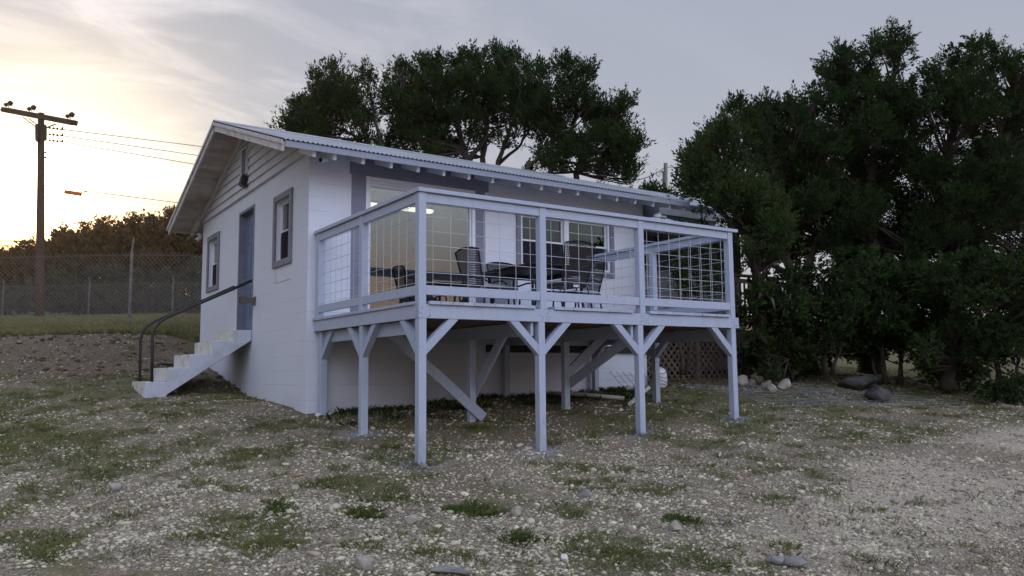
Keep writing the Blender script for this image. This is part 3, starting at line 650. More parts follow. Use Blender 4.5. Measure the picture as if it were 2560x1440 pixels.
for side in (0, 1):
    rk = MB(); slab(rk, XR0-.03, XR0-.002, -0.03, LEN, -0.055, -0.002, side); slab(rk, XR0-.002, XR0+.034, -0.01, LEN-.01, -0.150, -0.022, side)
    rk.build('rake_board', MAT['rake_paint'], roof)
    r2 = MB(); slab(r2, -0.085, -0.036, 0.35 if side == 0 else 0.2, LEN-.02, -0.12, -0.047, side); r2.build('frieze_board', MAT['siding'], roof)
    ev = MB(); slab(ev, XR0+.036, XR1-.03, -0.028, 0.0, -0.085, -0.004, side); ev.build('eave_board', MAT['rake_paint'] if side else MAT['deck_paint'], roof)
xs = [-0.12, 0.17, 0.585, 1.01, 1.44, 1.865, 2.295, 2.72, 3.21, 3.65, 4.02, 4.39, 4.86, 5.245, 5.665, 6.1, 6.5, 6.85]
for side in (0, 1):
    for x in xs:
        rf = MB(); slab(rf, x-.024, x+.024, 0.03, 0.62 if side == 0 else 0.75, -0.172, -0.047, side); rf.build('rafter_tail', MAT['white_vinyl'] if side == 0 else MAT['rake_paint'], roof)
# fluorescent lamps inside the room
for i, (a, b, lab) in enumerate(((1.50, 2.10, 'short lit fluorescent lamp inside, left one behind the big window'), (2.62, 3.25, 'lit fluorescent lamp inside, right one behind the big window'))):
    l = empty('ceiling_light', ((a+b)/2, 2.43, 2.30), 0, lab, 'lamp', 'fluorescent lamps behind the big window')
    h = (b-a)/2; q = MB(); q.box(-h, h, -.09, .09, 0.01, 0.055); q.build('housing', MAT['white_vinyl'], l)
    q = MB(); q.box(-h+.01, h-.01, -.075, .075, -.045, .009); q.build('diffuser', MAT['tube_light'], l, bevel=.015)
# wall lamp under the vent, cameras, floodlight
wl = empty('wall_light', (-0.05, 3.06, 2.47), 0, 'dark box lamp fixed to the gable just below the vent', 'wall lamp')
q = MB(); q.box(-.02, 0, -.08, .08, 0, .24); q.build('back_plate', MAT['dark_metal'], wl)
q = MB(); q.prism([(-.02, -.07, .02), (-.02, -.07, .22), (-.08, -.07, .20), (-.11, -.07, .05)], (0, .14, 0)); q.build('housing', MAT['dark_metal'], wl, bevel=.006)
q = MB(); q.prism([(-.03, -.06, .008), (-.03, -.06, .018), (-.105, -.06, .042), (-.105, -.06, .034)], (0, .12, 0)); q.build('lens', MAT['post_gray'], wl)
def seccam(p, aim, label, mount=(0, 0, 1)):
    e = empty('security_camera', p, 0, label, 'camera'); a = Vector(aim).normalized()
    q = MB(); q.lathe((0, 0, 0), [(0.045, 0), (0.045, -0.02), (0.02, -0.03)], 14, mount); q.tube([Vector(mount)*-.02, Vector(mount)*-.07], 0.014); q.build('mount', MAT['white_vinyl'], e, smooth=False)
    c = Vector(mount)*-.09
    q = MB(); q.lathe(c-a*.05, [(0.030, 0), (0.040, 0.01), (0.040, 0.14), (0.034, 0.15)], 16, a); q.build('body', MAT['white_vinyl'], e)
    q = MB(); q.lathe(c+a*.1005, [(0.031, 0), (0.028, 0.004)], 16, a); q.build('lens', MAT['black'], e)
seccam((0.14, -0.22, 2.34), (-.75, -.5, -.35), 'small white bullet camera under the eave at the near corner')
seccam((-0.03, 6.60, 2.20), (-.7, -.3, -.6), 'white bullet camera under the far low corner of the roof')
fl = empty('floodlight', (6.42, -0.34, 2.13), 0, 'white twin head floodlight under the eave at the right end of the block wall', 'floodlight')
q = MB(); q.tube([(0, 0, .0), (0, 0, -.06)], .03, 10); q.build('mount', MAT['white_vinyl'], fl)
q = MB(); q.lathe((-.05, 0, -.11), [(.075, 0), (.08, .01), (.08, .05), (.06, .07)], 14); q.tube([(-.1, 0, -.09), (.16, 0, -.07)], .025, 8); q.build('sensor', MAT['white_vinyl'], fl)
for sx_, dy_ in ((-.16, -.06), (.14, -.09)):
    q = MB(); a = Vector((sx_*1.5, -1, -.5)).normalized(); q.tube([(sx_*.5, 0, -.12), (sx_, dy_, -.17)], .015)
    q.bar(Vector((sx_, dy_, -.2))-a*.05, Vector((sx_, dy_, -.2))+a*.05, .19, .13); q.build('lamp_head', MAT['white_vinyl'], fl, bevel=.008)
br_ = empty('wall_bracket', (-0.002, 2.50, 0.42), 0, 'small gray metal box on an arm right of the blue door', 'bracket')
q = MB(); q.box(-.02, 0, -.05, .05, -.02, .12); q.box(-.14, -.02, -.012, .012, .01, .10); q.build('arm', MAT['post_gray'], br_)
q = MB(); q.box(-.25, -.14, -.05, -.04, 0, .11); q.box(-.25, -.14, .04, .05, 0, .11); q.box(-.25, -.14, -.0395, .0395, 0, .01); q.box(-.25, -.14, -.0395, .0395, .1, .11); q.build('box', MAT['galv'], br_)

# ------------------------------------------------------------------ concrete steps and handrails
st = empty('concrete_steps', (-.8, 3.2, -1.07), 0, 'white painted concrete steps up to the blue door', 'steps'); O = Vector((-.8, 3.2, -1.07))
ST = [(-1.59, -1.27, -.83), (-1.27, -.95, -.61), (-.95, -.62, -.40), (-.62, -.30, -.18), (-.30, -.004, -.004)]
poly = [(-1.59, -1.25)]
for a, b, z in ST: poly += [(a, z-.004), (b, z-.004)]
poly += [(-.004, -.17), (-1.28, -1.03), (-1.34, -1.25)]
q = MB(); q.prism([Vector((a, 2.63, z))-O for a, z in poly], (0, 1.28, 0)); sb = q.build('stair_block', MAT['conc'], st, bevel=.012)
q = MB()
for a, b, z in ST: q.box(a-.004-O.x, b-.008-O.x, 2.64-O.y, 3.90-O.y, z-.01-O.z, z-O.z); q.box(a-.004-O.x, a-O.x, 2.64-O.y, 3.90-O.y, (z-.21 if z > -.8 else z-.28)-O.z, z-.0105-O.z)
q.build('tread', MAT['tread'], st)
for y, lab in ((2.70, 'bent dark pipe handrail on the near side of the steps'), (3.80, 'bent dark pipe handrail on the far side of the steps')):
    P = [(-1.49, y, -.86), (-1.50, y, -.45), (-1.505, y, -.12), (-1.48, y, 0.00), (-1.42, y, .085), (-1.32, y, .16), (-1.18, y, .235), (-1.0, y, .325), (-.7, y, .475), (-.35, y, .65), (-.005, y, .83)]
    h = MB(); o = Vector(P[0]); h.tube([Vector(p)-o for p in P], 0.024, 10); h = h.build('handrail', MAT['dark_metal'], smooth=True); h.location = o; tag(h, lab, 'handrail', 'pipe handrails of the concrete steps')

# ------------------------------------------------------------------ the deck
WD, X0, X1 = 3.17, 0.1014, 5.109
deck = empty('deck', (2.6, -1.6, 0), 0, 'raised pale blue gray timber deck with wire mesh railing in front of the house', 'deck'); DO = Vector((2.6, -1.6, 0))
def dpart(mb, name, m='deck_paint', bevel=0.0, parent=None):
    mb.v = [tuple(Vector(p)-DO) for p in mb.v]; return mb.build(name, MAT[m], parent or deck, bevel=bevel)
PX = [0.1464, 1.735, 3.30, 5.0]; PXL = [0.150, 1.70, 3.25, 4.995]
# boards
fb = MB(); x = X0-.02
while x < X1+.03:
    w = min(0.138, X1+.035-x); cuts = [p for p in PX if x < p+.05 and x+w > p-.05]
    y0 = -WD-.028+random.uniform(-.006, .006)
    if cuts: y0 = -WD+.096
    if x < X0+.09: y0 = -WD+.096 if x > X0-.0 else y0
    fb.box(x, x+w-.004, y0, -.006, 0.001, .036+random.uniform(-.0015, .0015)); x += 0.138
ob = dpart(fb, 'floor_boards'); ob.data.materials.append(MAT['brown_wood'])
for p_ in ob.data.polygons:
    if p_.normal.z < -.5: p_.material_index = 1       # bare wood below, its dark tone put in for under-deck shade
for a in ((X0, X1, -WD, -WD+.04, -.147, 0), (X0, X0+.04, -WD+.04, -.01, -.147, 0), (X1-.04, X1, -WD+.04, -.01, -.147, 0)):
    q = MB(); q.box(*a); dpart(q, 'rim_board', bevel=.003)
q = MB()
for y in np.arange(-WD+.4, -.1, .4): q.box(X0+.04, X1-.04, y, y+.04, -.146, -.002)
dpart(q, 'joists', 'brown_wood')  # bare dark wood, chosen to deepen the shade under the deck
for x in (1.70-.045-.045, 3.25-.045-.045):
    q = MB(); q.box(x-.04, x, -WD+.045, -.01, -.31, -.148); dpart(q, 'girder')
for x in (X0+.10, X1-.14):
    q = MB(); q.box(x, x+.04, -WD+.3, -.01, -.30, -.148); dpart(q, 'girder')
# lower posts
YR = [(-WD+.046), -1.60, -.12]
XRW = [PXL, [.16, 1.68, 3.24, 5.0], [.20, 1.70, 3.20, 5.02]]
for r in range(3):
    for c in range(4):
        x, y = XRW[r][c], YR[r]; q = MB(); zt = -.149
        w_ = .045 if r < 2 else .045
        q.box(x-w_, x+w_, y-w_, y+w_, g1h(x, y)-.25, zt); dpart(q, 'post', bevel=.004)
def knee(x, y, dx, dy):
    q = MB(); z1_ = -.149; o = .046
    if dx: P = [(x+dx*o, y-.04, -.53), (x+dx*.44, y-.04, z1_), (x+dx*.32, y-.04, z1_), (x+dx*o, y-.04, -.41)]; q.prism(P, (0, .08, 0))
    else: P = [(x-.04, y+dy*o, -.53), (x-.04, y+dy*.44, z1_), (x-.04, y+dy*.32, z1_), (x-.04, y+dy*o, -.41)]; q.prism(P, (.08, 0, 0))
    dpart(q, 'knee_brace')
f = YR[0]
for c in range(4):
    if c < 3: knee(XRW[0][c], f, 1, 0)
    if c > 0: knee(XRW[0][c], f, -1, 0)
knee(XRW[0][0], f, 0, 1); knee(XRW[1][0], YR[1], 0, 1); knee(XRW[1][0], YR[1], 0, -1); knee(XRW[2][0], YR[2], 0, -1)
knee(XRW[0][3], f, 0, 1); knee(XRW[1][3], YR[1], 0, 1); knee(XRW[1][3], YR[1], 0, -1); knee(XRW[2][3], YR[2], 0, -1)
for p0, p1, up in (((1.82, -1.67, -1.32), (.30, -1.67, -.08), (0, 1, 0)), ((1.75, -1.50, -1.06), (1.75, -2.34, -.20), (1, 0, 0)), ((3.31, -1.53, -.93), (3.31, -2.95, -.27), (1, 0, 0)), ((3.30, -1.53, -.78), (4.08, -1.53, -.17), (0, 1, 0))):
    q = MB(); q.bar(p0, p1, .13, .04, up); dpart(q, 'diagonal_brace')
# railing
runs = [('x', PX[i]+.045, PX[i+1]-.045, -WD+.046) for i in range(3)]
SY_ = [-WD+.046, -1.60, -.10]
for xx in (PX[0], PX[3]): runs += [('y', SY_[i]+.045, SY_[i+1]-.045, xx) for i in range(2)]
for x in PX:
    q = MB(); q.box(x-.045, x+.045, -WD+.001, -WD+.091, .0, 1.209); dpart(q, 'railing_post', bevel=.004)
for x in (PX[0], PX[3]):
    for y in SY_[1:]: q = MB(); q.box(x-.045, x+.045, y-.045, y+.045, .037, 1.209); dpart(q, 'railing_post', bevel=.004)
HZ = [.245, .35, .495, .647, .804, .96, 1.10]
for ax, a, b, c in runs:
    T = (lambda u0, u1, n0, n1, z0, z1: (u0, u1, c+n0, c+n1, z0, z1)) if ax == 'x' else (lambda u0, u1, n0, n1, z0, z1: (c+n0, c+n1, u0, u1, z0, z1))
    q = MB(); q.box(*T(a, b, -.035, .012, 1.105, 1.205)); dpart(q, 'top_rail', bevel=.003)
    q = MB(); q.box(*T(a, b, -.035, .012, .105, .205)); dpart(q, 'bottom_rail', bevel=.003)
    q = MB(); nv = max(2, round((b-a)/.2)); P = (lambda u, n, z: (u, c+n, z)) if ax == 'x' else (lambda u, n, z: (c+n, u, z))
    for i in range(nv):
        u = a+(i+.55)*(b-a)/nv+random.uniform(-.006, .006); q.tube([P(u, .018, .12), P(u+random.uniform(-.004, .004), .018, .6), P(u, .018, 1.19)], .0032, 5)
    for z in HZ: q.tube([P(a, .024, z), P((a+b)/2, .024+random.uniform(-.006, .006), z+random.uniform(-.006, .004)), P(b, .024, z)], .0032, 5)
    dpart(q, 'wire_panel', 'wire')
q = MB(); q.prism([(X0-.02, -WD-.022, 1.21), (X0+.13, -WD+.125, 1.21), (4.36, -WD+.125, 1.21), (4.42, -WD-.022, 1.21)], (0, 0, .045)); dpart(q, 'cap_rail', bevel=.004)
q = MB(); q.prism([(4.424, -WD-.022, 1.21), (4.364, -WD+.125, 1.21), (X1-.10, -WD+.125, 1.21), (X1+.03, -WD-.022, 1.21)], (0, 0, .045)); dpart(q, 'cap_rail', bevel=.004)
q = MB(); q.prism([(X0-.022, -WD-.018, 1.21), (X0-.022, -1.45, 1.21), (X0+.125, -1.45, 1.21), (X0+.125, -WD+.127, 1.21)], (0, 0, .045)); dpart(q, 'cap_rail', bevel=.004)
q = MB(); q.box(X0-.022, X0+.125, -1.446, -.01, 1.21, 1.255); dpart(q, 'cap_rail', bevel=.004)
q = MB(); q.box(X1-.172, X1-.02, -WD+.13, -.03, 1.21, 1.255); dpart(q, 'cap_rail', bevel=.004)
# crowded nail heads where the rim boards meet the posts
q = MB()
for x in (X0+.05, PX[1], PX[2], PX[3]+.02):
    for i in range(22): u, z = x+random.uniform(-.07, .09), random.uniform(-.135, -.015); q.box(u-.0025, u+.0025, -WD-.0035, -WD+.001, z-.0025, z+.0025)
for i in range(14): u, z = -WD+random.uniform(.02, .12), random.uniform(-.135, -.015); q.box(X0-.0035, X0+.001, u-.0025, u+.0025, z-.0025, z+.0025)
dpart(q, 'nail_heads', 'black')

# ------------------------------------------------------------------ patio furniture
def make_chair():
    c = empty('patio_chair', (0, 0, 0)); SZ = .41      # faces +X, back at -X
    q = MB(); q.box(-.23, .25, -.25, .25, SZ-.02, SZ); q.tube([(-.24, -.26, SZ), (.26, -.26, SZ), (.27, .26, SZ), (-.24, .26, SZ), (-.24, -.26, SZ)], .013, 6); q.build('seat', MAT['wicker'], c)
    q = MB(); n = 10
    def bp(u, v):     # back surface, u -1..1 across, v 0..1 up
        hw = .215+.055*v; return Vector((-.23-.14*v-.03*(1-u*u)*1.0, u*hw, SZ-.02+.56*v+.035*(1-u*u)*v))
    for i in range(25):                               # woven strips
        v0 = i/25+.008; v1 = v0+.022
        for k in range(8):
            a, b = -1+2*k/8, -1+2*(k+1)/8; q.add([bp(a, v0), bp(b, v0), bp(b, v1), bp(a, v1)], [(0, 1, 2, 3)])
    for i in range(22):
        u0 = -1+2*i/22+.02; u1 = u0+.045
        for k in range(6):
            a, b = k/6, (k+1)/6; q.add([bp(u0, a)+Vector((.002, 0, 0)), bp(u1, a)+Vector((.002, 0, 0)), bp(u1, b)+Vector((.002, 0, 0)), bp(u0, b)+Vector((.002, 0, 0))], [(0, 1, 2, 3)])
    bk = q.build('backrest', MAT['wicker'], c)
    q = MB(); q.tube([bp(-1, 0), bp(-1, .5), bp(-1, 1), bp(-.5, 1), bp(0, 1), bp(.5, 1), bp(1, 1), bp(1, .5), bp(1, 0)], .016, 6); q.build('back_frame', MAT['black'], bk)
    for s in (-1, 1):
        q = MB(); q.tube([bp(s, .36), Vector((-.1, s*.29, SZ+.22)), Vector((.14, s*.30, SZ+.21)), Vector((.25, s*.29, SZ+.16)), Vector((.27, s*.26, SZ-.02))], .014, 6); q.build('armrest', MAT['black'], c)
        q = MB(); q.tube([(.26, s*.26, SZ), (.28, s*.265, .2), (.31, s*.27, 0)], .015, 6); q.build('leg', MAT['black'], c)
        q = MB(); q.tube([(-.22, s*.25, SZ), (-.26, s*.26, .2), (-.32, s*.27, 0)], .015, 6); q.build('leg', MAT['black'], c)
    q = MB(); P = []
    q.box(-.235, .24, -.24, .24, SZ+.003, SZ+.065); cu = q.build('cushion', MAT['cushion'], c, bevel=.028)
    q = MB(); q.box(-.262, -.258, -.05, .04, SZ-.035, SZ+.025); q.build('label_tag', MAT['label_white'], cu)
    for s in (-1, 1):
        q = MB(); q.tube([(-.24, s*.2, SZ+.03), (-.275, s*.2, SZ+.0), (-.265, s*.185, SZ-.06), (-.285, s*.205, SZ-.10)], .005, 5); q.tube([(-.24, s*.2, SZ+.03), (-.28, s*.215, SZ-.02), (-.275, s*.23, SZ-.075)], .005, 5); q.build('tie', MAT['cushion'], cu)
    return c
ch = make_chair()
for i, (x, y, rz, lab) in enumerate(((2.30, -1.02, R(6), 'wicker patio chair at the left end of the table in front of the big window'),
                                     (3.16, -.42, R(-92), 'low looking wicker patio chair against the wall behind the table'),
                                     (2.93, -1.98, R(94), 'wicker patio chair with its back and white cushion tag towards the yard'),
                                     (3.98, -.98, R(183), 'wicker patio chair at the right end of the table near the end railing'))):
    c = ch if i == 0 else copy_tree(ch)
    c.location = (x, y, .036); c.rotation_euler = (0, 0, rz); tag(c, lab, 'chair', 'wicker chairs round the patio table')
tb = empty('patio_table', (2.98, -1.28, .036), 0, 'black rectangular patio table among the wicker chairs', 'table')
q = MB(); q.box(-.56, .56, -.66, .66, .69, .715); q.build('tabletop', MAT['black'], tb, bevel=.006)
q = MB(); q.box(-.50, .50, -.60, -.57, .63, .689); q.box(-.50, .50, .57, .60, .63, .689); q.box(-.53, -.50, -.6, .6, .63, .689); q.box(.50, .53, -.6, .6, .63, .689); q.build('apron', MAT['black'], tb)
for sx_ in (-1, 1):
    for sy_ in (-1, 1):
        q = MB(); q.tube([(sx_*.47, sy_*.56, .63), (sx_*.42, sy_*.5, .35), (sx_*.46, sy_*.55, 0)], .02, 7); q.build('leg', MAT['black'], tb)
q = MB(); q.tube([(-.42, -.5, .35), (-.15, -.1, .42), (.15, .1, .42), (.42, .5, .35)], .011, 6); q.tube([(-.42, .5, .35), (-.15, .1, .40), (.15, -.1, .40), (.42, -.5, .35)], .011, 6); q.build('brace', MAT['black'], tb)

# ------------------------------------------------------------------ porch with lattice skirt, and the wing beyond the block wall
wing = empty('house_wing', (9, 1.8, 0), 0, 'darker house wing behind the trees right of the block wall', 'house wing'); WO = Vector((9, 1.8, 0))
def wpart(mb, name, m, parent=None, O=WO):
    mb.v = [tuple(Vector(p)-O) for p in mb.v]; return mb.build(name, MAT[m], parent or wing)
q = MB(); q.box(6.34, 11.2, 1.9, 6.2, -1.2, 2.35); wpart(q, 'wall', 'block')
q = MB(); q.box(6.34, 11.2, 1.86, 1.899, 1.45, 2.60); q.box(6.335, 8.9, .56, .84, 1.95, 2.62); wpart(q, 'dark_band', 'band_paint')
q = MB(); q.prism([(6.96, .9, 2.47), (6.96, 3.9, 3.74), (6.96, 3.9, 3.82), (6.96, .9, 2.55)], (4.4, 0, 0)); q.prism([(6.96, 3.9, 3.74), (6.96, 6.6, 2.47), (6.96, 6.6, 2.55), (6.96, 3.9, 3.82)], (4.4, 0, 0)); wr = wpart(q, 'roof', 'roof_metal')
q = MB(); q.box(7.30, 11.3, .52, .557, 2.34, 2.47); wpart(q, 'fascia', 'white_vinyl', wr)
q = MB(); q.box(7.5, 7.95, 1.6, 1.85, .95, 1.35); ac = wpart(q, 'utility_box', 'white_vinyl')
cu = bpy.data.curves.new('lettering', 'FONT'); cu.body = 'WWA'; cu.size = .16; cu.extrude = .002
tx = bpy.data.objects.new('lettering_src', cu); col.objects.link(tx)
bpy.context.view_layer.update(); me = bpy.data.meshes.new_from_object(tx.evaluated_get(bpy.context.evaluated_depsgraph_get())); bpy.data.objects.remove(tx)
tx = bpy.data.objects.new('lettering', me); col.objects.link(tx); me.materials.clear(); me.materials.append(MAT['black']); tx.parent = ac
tx.rotation_euler = Matrix(((0, 1, 0), (0, 0, -1), (-1, 0, 0))).to_euler(); tx.location = Vector((7.56, 1.597, 1.33))-WO
porch = empty('porch', (8, 1.2, 0.2), 0, 'brown weathered timber porch with lattice skirt beyond the deck', 'porch'); PO = Vector((8, 1.2, 0))
def ppart(mb, name, m='brown_wood', parent=None): return wpart(mb, name, m, parent or porch, PO)
PO = Vector((8, 1.2, 0)); PY = .35
q = MB(); q.box(6.5, 11.6, PY, 1.85, -.16, -.12); ppart(q, 'floor_boards')
q = MB(); q.box(6.5, 11.6, PY-.04, PY-.001, -.38, -.13); ppart(q, 'rim_board')
q = MB(); q.box(6.42, 6.46, PY-.02, 1.85, -1.1, -.2)
for z in np.arange(-1.05, -.25, .12): q.box(6.40, 6.419, PY, 1.85, z, z+.11)
ppart(q, 'side_boards')
for x in (6.5, 7.98, 9.4, 10.8, 11.6):
    q = MB(); q.box(x-.05, x+.05, PY-.06, PY+.04, -1.3, -.385); ppart(q, 'post')
for xa, xb in ((6.56, 7.92), (8.04, 9.34), (9.46, 10.74)):
    for sgn in (-1, 1):
        q = MB(); zb, zt = -1.12, -.39; h = zt-zb; t = xa-h
        while t < xb:
            a = max(xa, t); b = min(xb, t+h)
            if b > a+.02:
                za, zb2 = (zb+(a-t), zb+(b-t)) if sgn > 0 else (zt-(a-t), zt-(b-t)); yy = PY-.02+sgn*.005
                q.bar((a, yy, za), (b, yy, zb2), .008, .042, (0, 0, 1))
            t += .155
        ppart(q, 'lattice')
for x in (9.1, 10.3, 11.5):
    q = MB(); q.box(x-.045, x+.045, PY-.04, PY+.05, -.12, 1.0); ppart(q, 'railing_post')
q = MB(); q.box(8.9, 11.7, PY-.07, PY+.09, 1.0, 1.04); q.box(8.9, 11.6, PY-.02, PY+.02, .86, .95); ppart(q, 'top_rail')
q = MB()
for x in np.arange(8.98, 11.5, .13): q.box(x, x+.035, PY+.021, PY+.05, -.05, .86)
ppart(q, 'baluster')
hp = at(1866, 800, 15.2)
# far brown railing post seen right of the porch
# ------------------------------------------------------------------ poles and cables
pole = empty('utility_pole', at(100, 815, 30), 0, 'dark wooden utility pole with crossarm in front of the low sun', 'utility pole')
B = Vector(pole.location); T_ = at(103, 283, 30); H = (T_-B).length; ax = (T_-B).normalized()
q = MB(); q.tube([(0, 0, -.5), ax*H*.5, ax*H], [.165, .14, .11], 14); q.build('shaft', MAT['pole_wood'], pole)
aL, aR = at(10, 272, 30.9)-B, at(188, 306, 29.1)-B; ad = (aR-aL).normalized(); am = (aL+aR)/2
for i, o in enumerate((Vector((.12, .10, .0)), Vector((-.12, -.10, -.06)))):
    q = MB(); q.bar(aL+o+ad*(.12*i), aR+o-ad*(.12*(1-i)), .11, .19); q.build('crossarm', MAT['pole_wood'], pole)
for p in ((22, 262), (82, 275), (176, 296)):
    t = (p[0]-10)/178; c = aL+(aR-aL)*t+Vector((0, 0, .09)); q = MB()
    q.tube([c, c+Vector((0, 0, .1))], .015, 6); q.lathe(c+Vector((0, 0, .1)), [(.04, 0), (.12, .02), (.08, .05), (.12, .08), (.08, .11), (.10, .14), (.04, .19)], 10, (.5, -.3, .8)); q.lathe(c+Vector((-.14, 0, .04)), [(.03, 0), (.09, .02), (.06, .05), (.09, .08), (.03, .15)], 10, (.6, -.3, .7)); q.build('insulator', MAT['ceramic'], pole)
for a, b in (((58, 293), (90, 318)), ((72, 296), (92, 312)), ((140, 310), (114, 320))):
    q = MB(); q.bar(at(a[0], a[1], 29.9)-B, at(b[0], b[1], 29.9)-B, .05, .03); q.build('brace', MAT['dark_metal'], pole)
for (x, y0_, y1_, r) in ((93, 310, 350, .075), (113, 312, 348, .06)):
    q = MB(); q.tube([at(x, y1_+4, 29.8)-B, at(x, y1_, 29.8)-B, at(x, y0_+4, 29.8)-B, at(x, y0_, 29.8)-B], [r*.4, r, r, r*.6], 10); q.build('cutout_box', MAT['dark_metal'], pole)
ends = []
for y in (319, 335, 350):
    a, b = at(118, y, 29.7)-B, at(156, y+4.5, 29.4)-B; q = MB(); n = 13; P = [a+(b-a)*(i/(n-1)) for i in range(n)]
    q.tube(P, [.01, .012, .045, .012, .012, .05, .014, .012, .05, .014, .012, .035, .01], 8); q.tube([b+Vector((0, 0, -.02)), b+Vector((0, 0, .09))], .03, 7); q.build('strain_insulator', MAT['ceramic'], pole); ends.append(b+B)
for y in (382, 395): q = MB(); q.bar(at(108, y, 29.8)-B, at(115, y-2, 29.8)-B, .03, .03); q.tube([at(115, y-4, 29.8)-B, at(115, y+2, 29.8)-B], .03, 6); q.build('bracket', MAT['dark_metal'], pole)
def cable(name_pts, r, label, sag=0.0, group=None, m='dark_metal'):
    a, b = Vector(name_pts[0]), Vector(name_pts[1]); n = 14; q = MB()
    P = [a+(b-a)*(i/n)-Vector((0, 0, sag*4*(i/n)*(1-i/n))) for i in range(n+1)]; o = P[0].copy(); q.tube([p-o for p in P], r, 5)
    ob = q.build('cable', MAT[m]); ob.location = o; tag(ob, label, 'cable', group)
G_ = 'cables running right from the utility pole'
for e_, p2, lab in zip(ends, ((560, 373), (560, 398), (560, 423)), ('topmost of the three cables from the small pole insulators', 'middle of the three cables from the small pole insulators', 'lowest of the three cables from the small pole insulators')):
    x2 = at(p2[0], p2[1], 45); cable((e_, e_+(x2-e_)*2.2), .016, lab, .0, G_)
e_ = at(109, 395, 29.9); x2 = at(475, 438, 45); cable((e_, e_+(x2-e_)*2), .010, 'faint thin cable leaving the pole well below the crossarm', 0, G_)
e_ = at(111, 464, 29.9); x2 = at(446, 507, 42); cable((e_, e_+(x2-e_)*1.8), .020, 'thick low cable carrying the orange sleeve', 0, G_)
e_ = at(108, 483, 29.9); x2 = at(440, 517, 42); cable((e_, e_+(x2-e_)*1.8), .007, 'thinnest cable just under the thick low cable', 0, G_)
GL = 'cables running left from the utility pole'
e_ = at(14, 268, 30.9); cable((e_, at(-500, 200, 22)), .014, 'cable leaving the left end of the crossarm towards the left edge', .9, GL)
e_ = at(95, 300, 30); cable((e_, at(-420, 470, 24)), .009, 'slack thin cable going down left below the crossarm', 0, GL)
for i, (y, yl, lab) in enumerate(((602, 598, 'upper far cable low at the left edge above the hill trees'), (613, 609, 'lower far cable low at the left edge above the hill trees'))):
    cable((at(-300, yl, 46), at(95, y+2, 50)), .02, lab, 0, 'far low cables at the left edge')
mk = empty('cable_sleeve', at(182, 483, 31), 0, 'short orange sleeve hanging on the low cable right of the pole', 'cable marker'); o = Vector(mk.location)
q = MB(); q.bar(at(162, 479.5, 31)-o, at(203, 485.5, 31)-o, .13, .15); q.build('sleeve', MAT['orange'], mk, bevel=.015)
q = MB(); q.tube([at(203, 480, 31)-o, at(217, 479, 31)-o, at(217, 485, 31)-o], .018, 6); q.build('clamp', MAT['dark_metal'], mk)
p2 = empty('utility_pole', at(1664, 560, 24), 0, 'weathered gray pole top rising behind the roof between the trees', 'utility pole'); o = Vector(p2.location)
q = MB(); q.tube([at(1664, 700, 24)-o, at(1664, 408, 24)-o], [.075, .058], 12); q.build('shaft', MAT['pole_gray'], p2)
q = MB(); q.tube([at(1658.5, 700, 23.95)-o, at(1658.5, 432, 23.95)-o, at(1655, 428, 23.9)-o], .028, 8); q.build('conduit', MAT['post_gray'], p2)
q = MB(); q.tube([at(1652, 428, 23.9)-o, at(1646, 440, 23.9)-o, at(1641, 436, 23.9)-o, at(1640, 424, 23.9)-o, at(1645, 422, 23.9)-o], .007, 5); q.tube([at(1653, 430, 23.9)-o, at(1653, 439, 23.9)-o, at(1646, 443, 23.9)-o, at(1641, 437, 23.9)-o], .007, 5); q.build('drip_loop', MAT['dark_metal'], p2)
cable((at(1663, 418, 23.9), at(1560, 452, 20)), .013, 'service cable sloping down left from the gray pole top', .12, None); cable((at(1665, 418, 24.1), at(1830, 405, 30)), .010, 'service cable going right from the gray pole into the trees', .05, None)

# ------------------------------------------------------------------ chain link fences
def chainfence(A, Bp, h, pitch, posts, label, arm, rw):
    A, Bp = Vector(A), Vector(Bp); d = Bp-A; ln = math.hypot(d.x, d.y); u = Vector((d.x/ln, d.y/ln, 0))
    f = empty('chain_link_fence', A, 0, label, 'fence')
    z = lambda t: g1h(A.x+u.x*t, A.y+u.y*t)-A.z
    q = MB(); t = -h
    zs_ = [z(k) for k in np.arange(-h-1, ln+h+2, 1.0)]
    zf = lambda t: np.interp(t, np.arange(-h-1, ln+h+2, 1.0), zs_)
    while t < ln:
        for sg in (0, 1):
            a, b = max(t, 0), min(t+h, ln)
            if b-a > .05:
                za = (a-t) if sg == 0 else h-(a-t); zb = (b-t) if sg == 0 else h-(b-t)
                P0 = u*a+Vector((0, 0, zf(a)+za+.03)); P1 = u*b+Vector((0, 0, zf(b)+zb+.03)); o = Vector((u.y, -u.x, 0))*(.006 if sg else -.006)
                q.tube([P0+o, P1+o], rw, 4, False)
        t += pitch
    q.build('chain_link_mesh', MAT['galv'], f)
    for t in posts:
        g = z(t); q = MB(); q.tube([u*t+Vector((0, 0, g-.3)), u*t+Vector((0, 0, g+h+.05))], .034, 9); pp = q.build('post', MAT['post_gray'], f)
        q = MB(); o = u*t+Vector((0, 0, g+h+.04)); q.tube([o, o+Vector((0, 0, .06)), o+arm], [.022, .02, .012], 7); q.build('barb_arm', MAT['post_gray'], pp)
    for k, z_ in enumerate((h*.985, )):
        n = int(ln); q = MB(); q.tube([u*(ln*i/n)+Vector((0, 0, zf(ln*i/n)+z_)) for i in range(n+1)], .005, 5); q.build('tension_wire', MAT['galv'], f)
    return f
rgt = Vector((HD[1], -HD[0], 0)); fp = at(322, 825, 18.6); fp.z = 0
a = fp-rgt*8.0; b = fp+rgt*5.5; a.z = g1h(a.x, a.y); b.z = 0
chainfence(a, b, 1.80, .105, [1.2, 8.0], 'tall near chain link fence along the top of the bank', Vector((.03, .03, .36)), .0033)
fp = at(220, 800, 34); a = fp-rgt*9.0; b = fp+rgt*9; a.z = g1h(a.x, a.y)
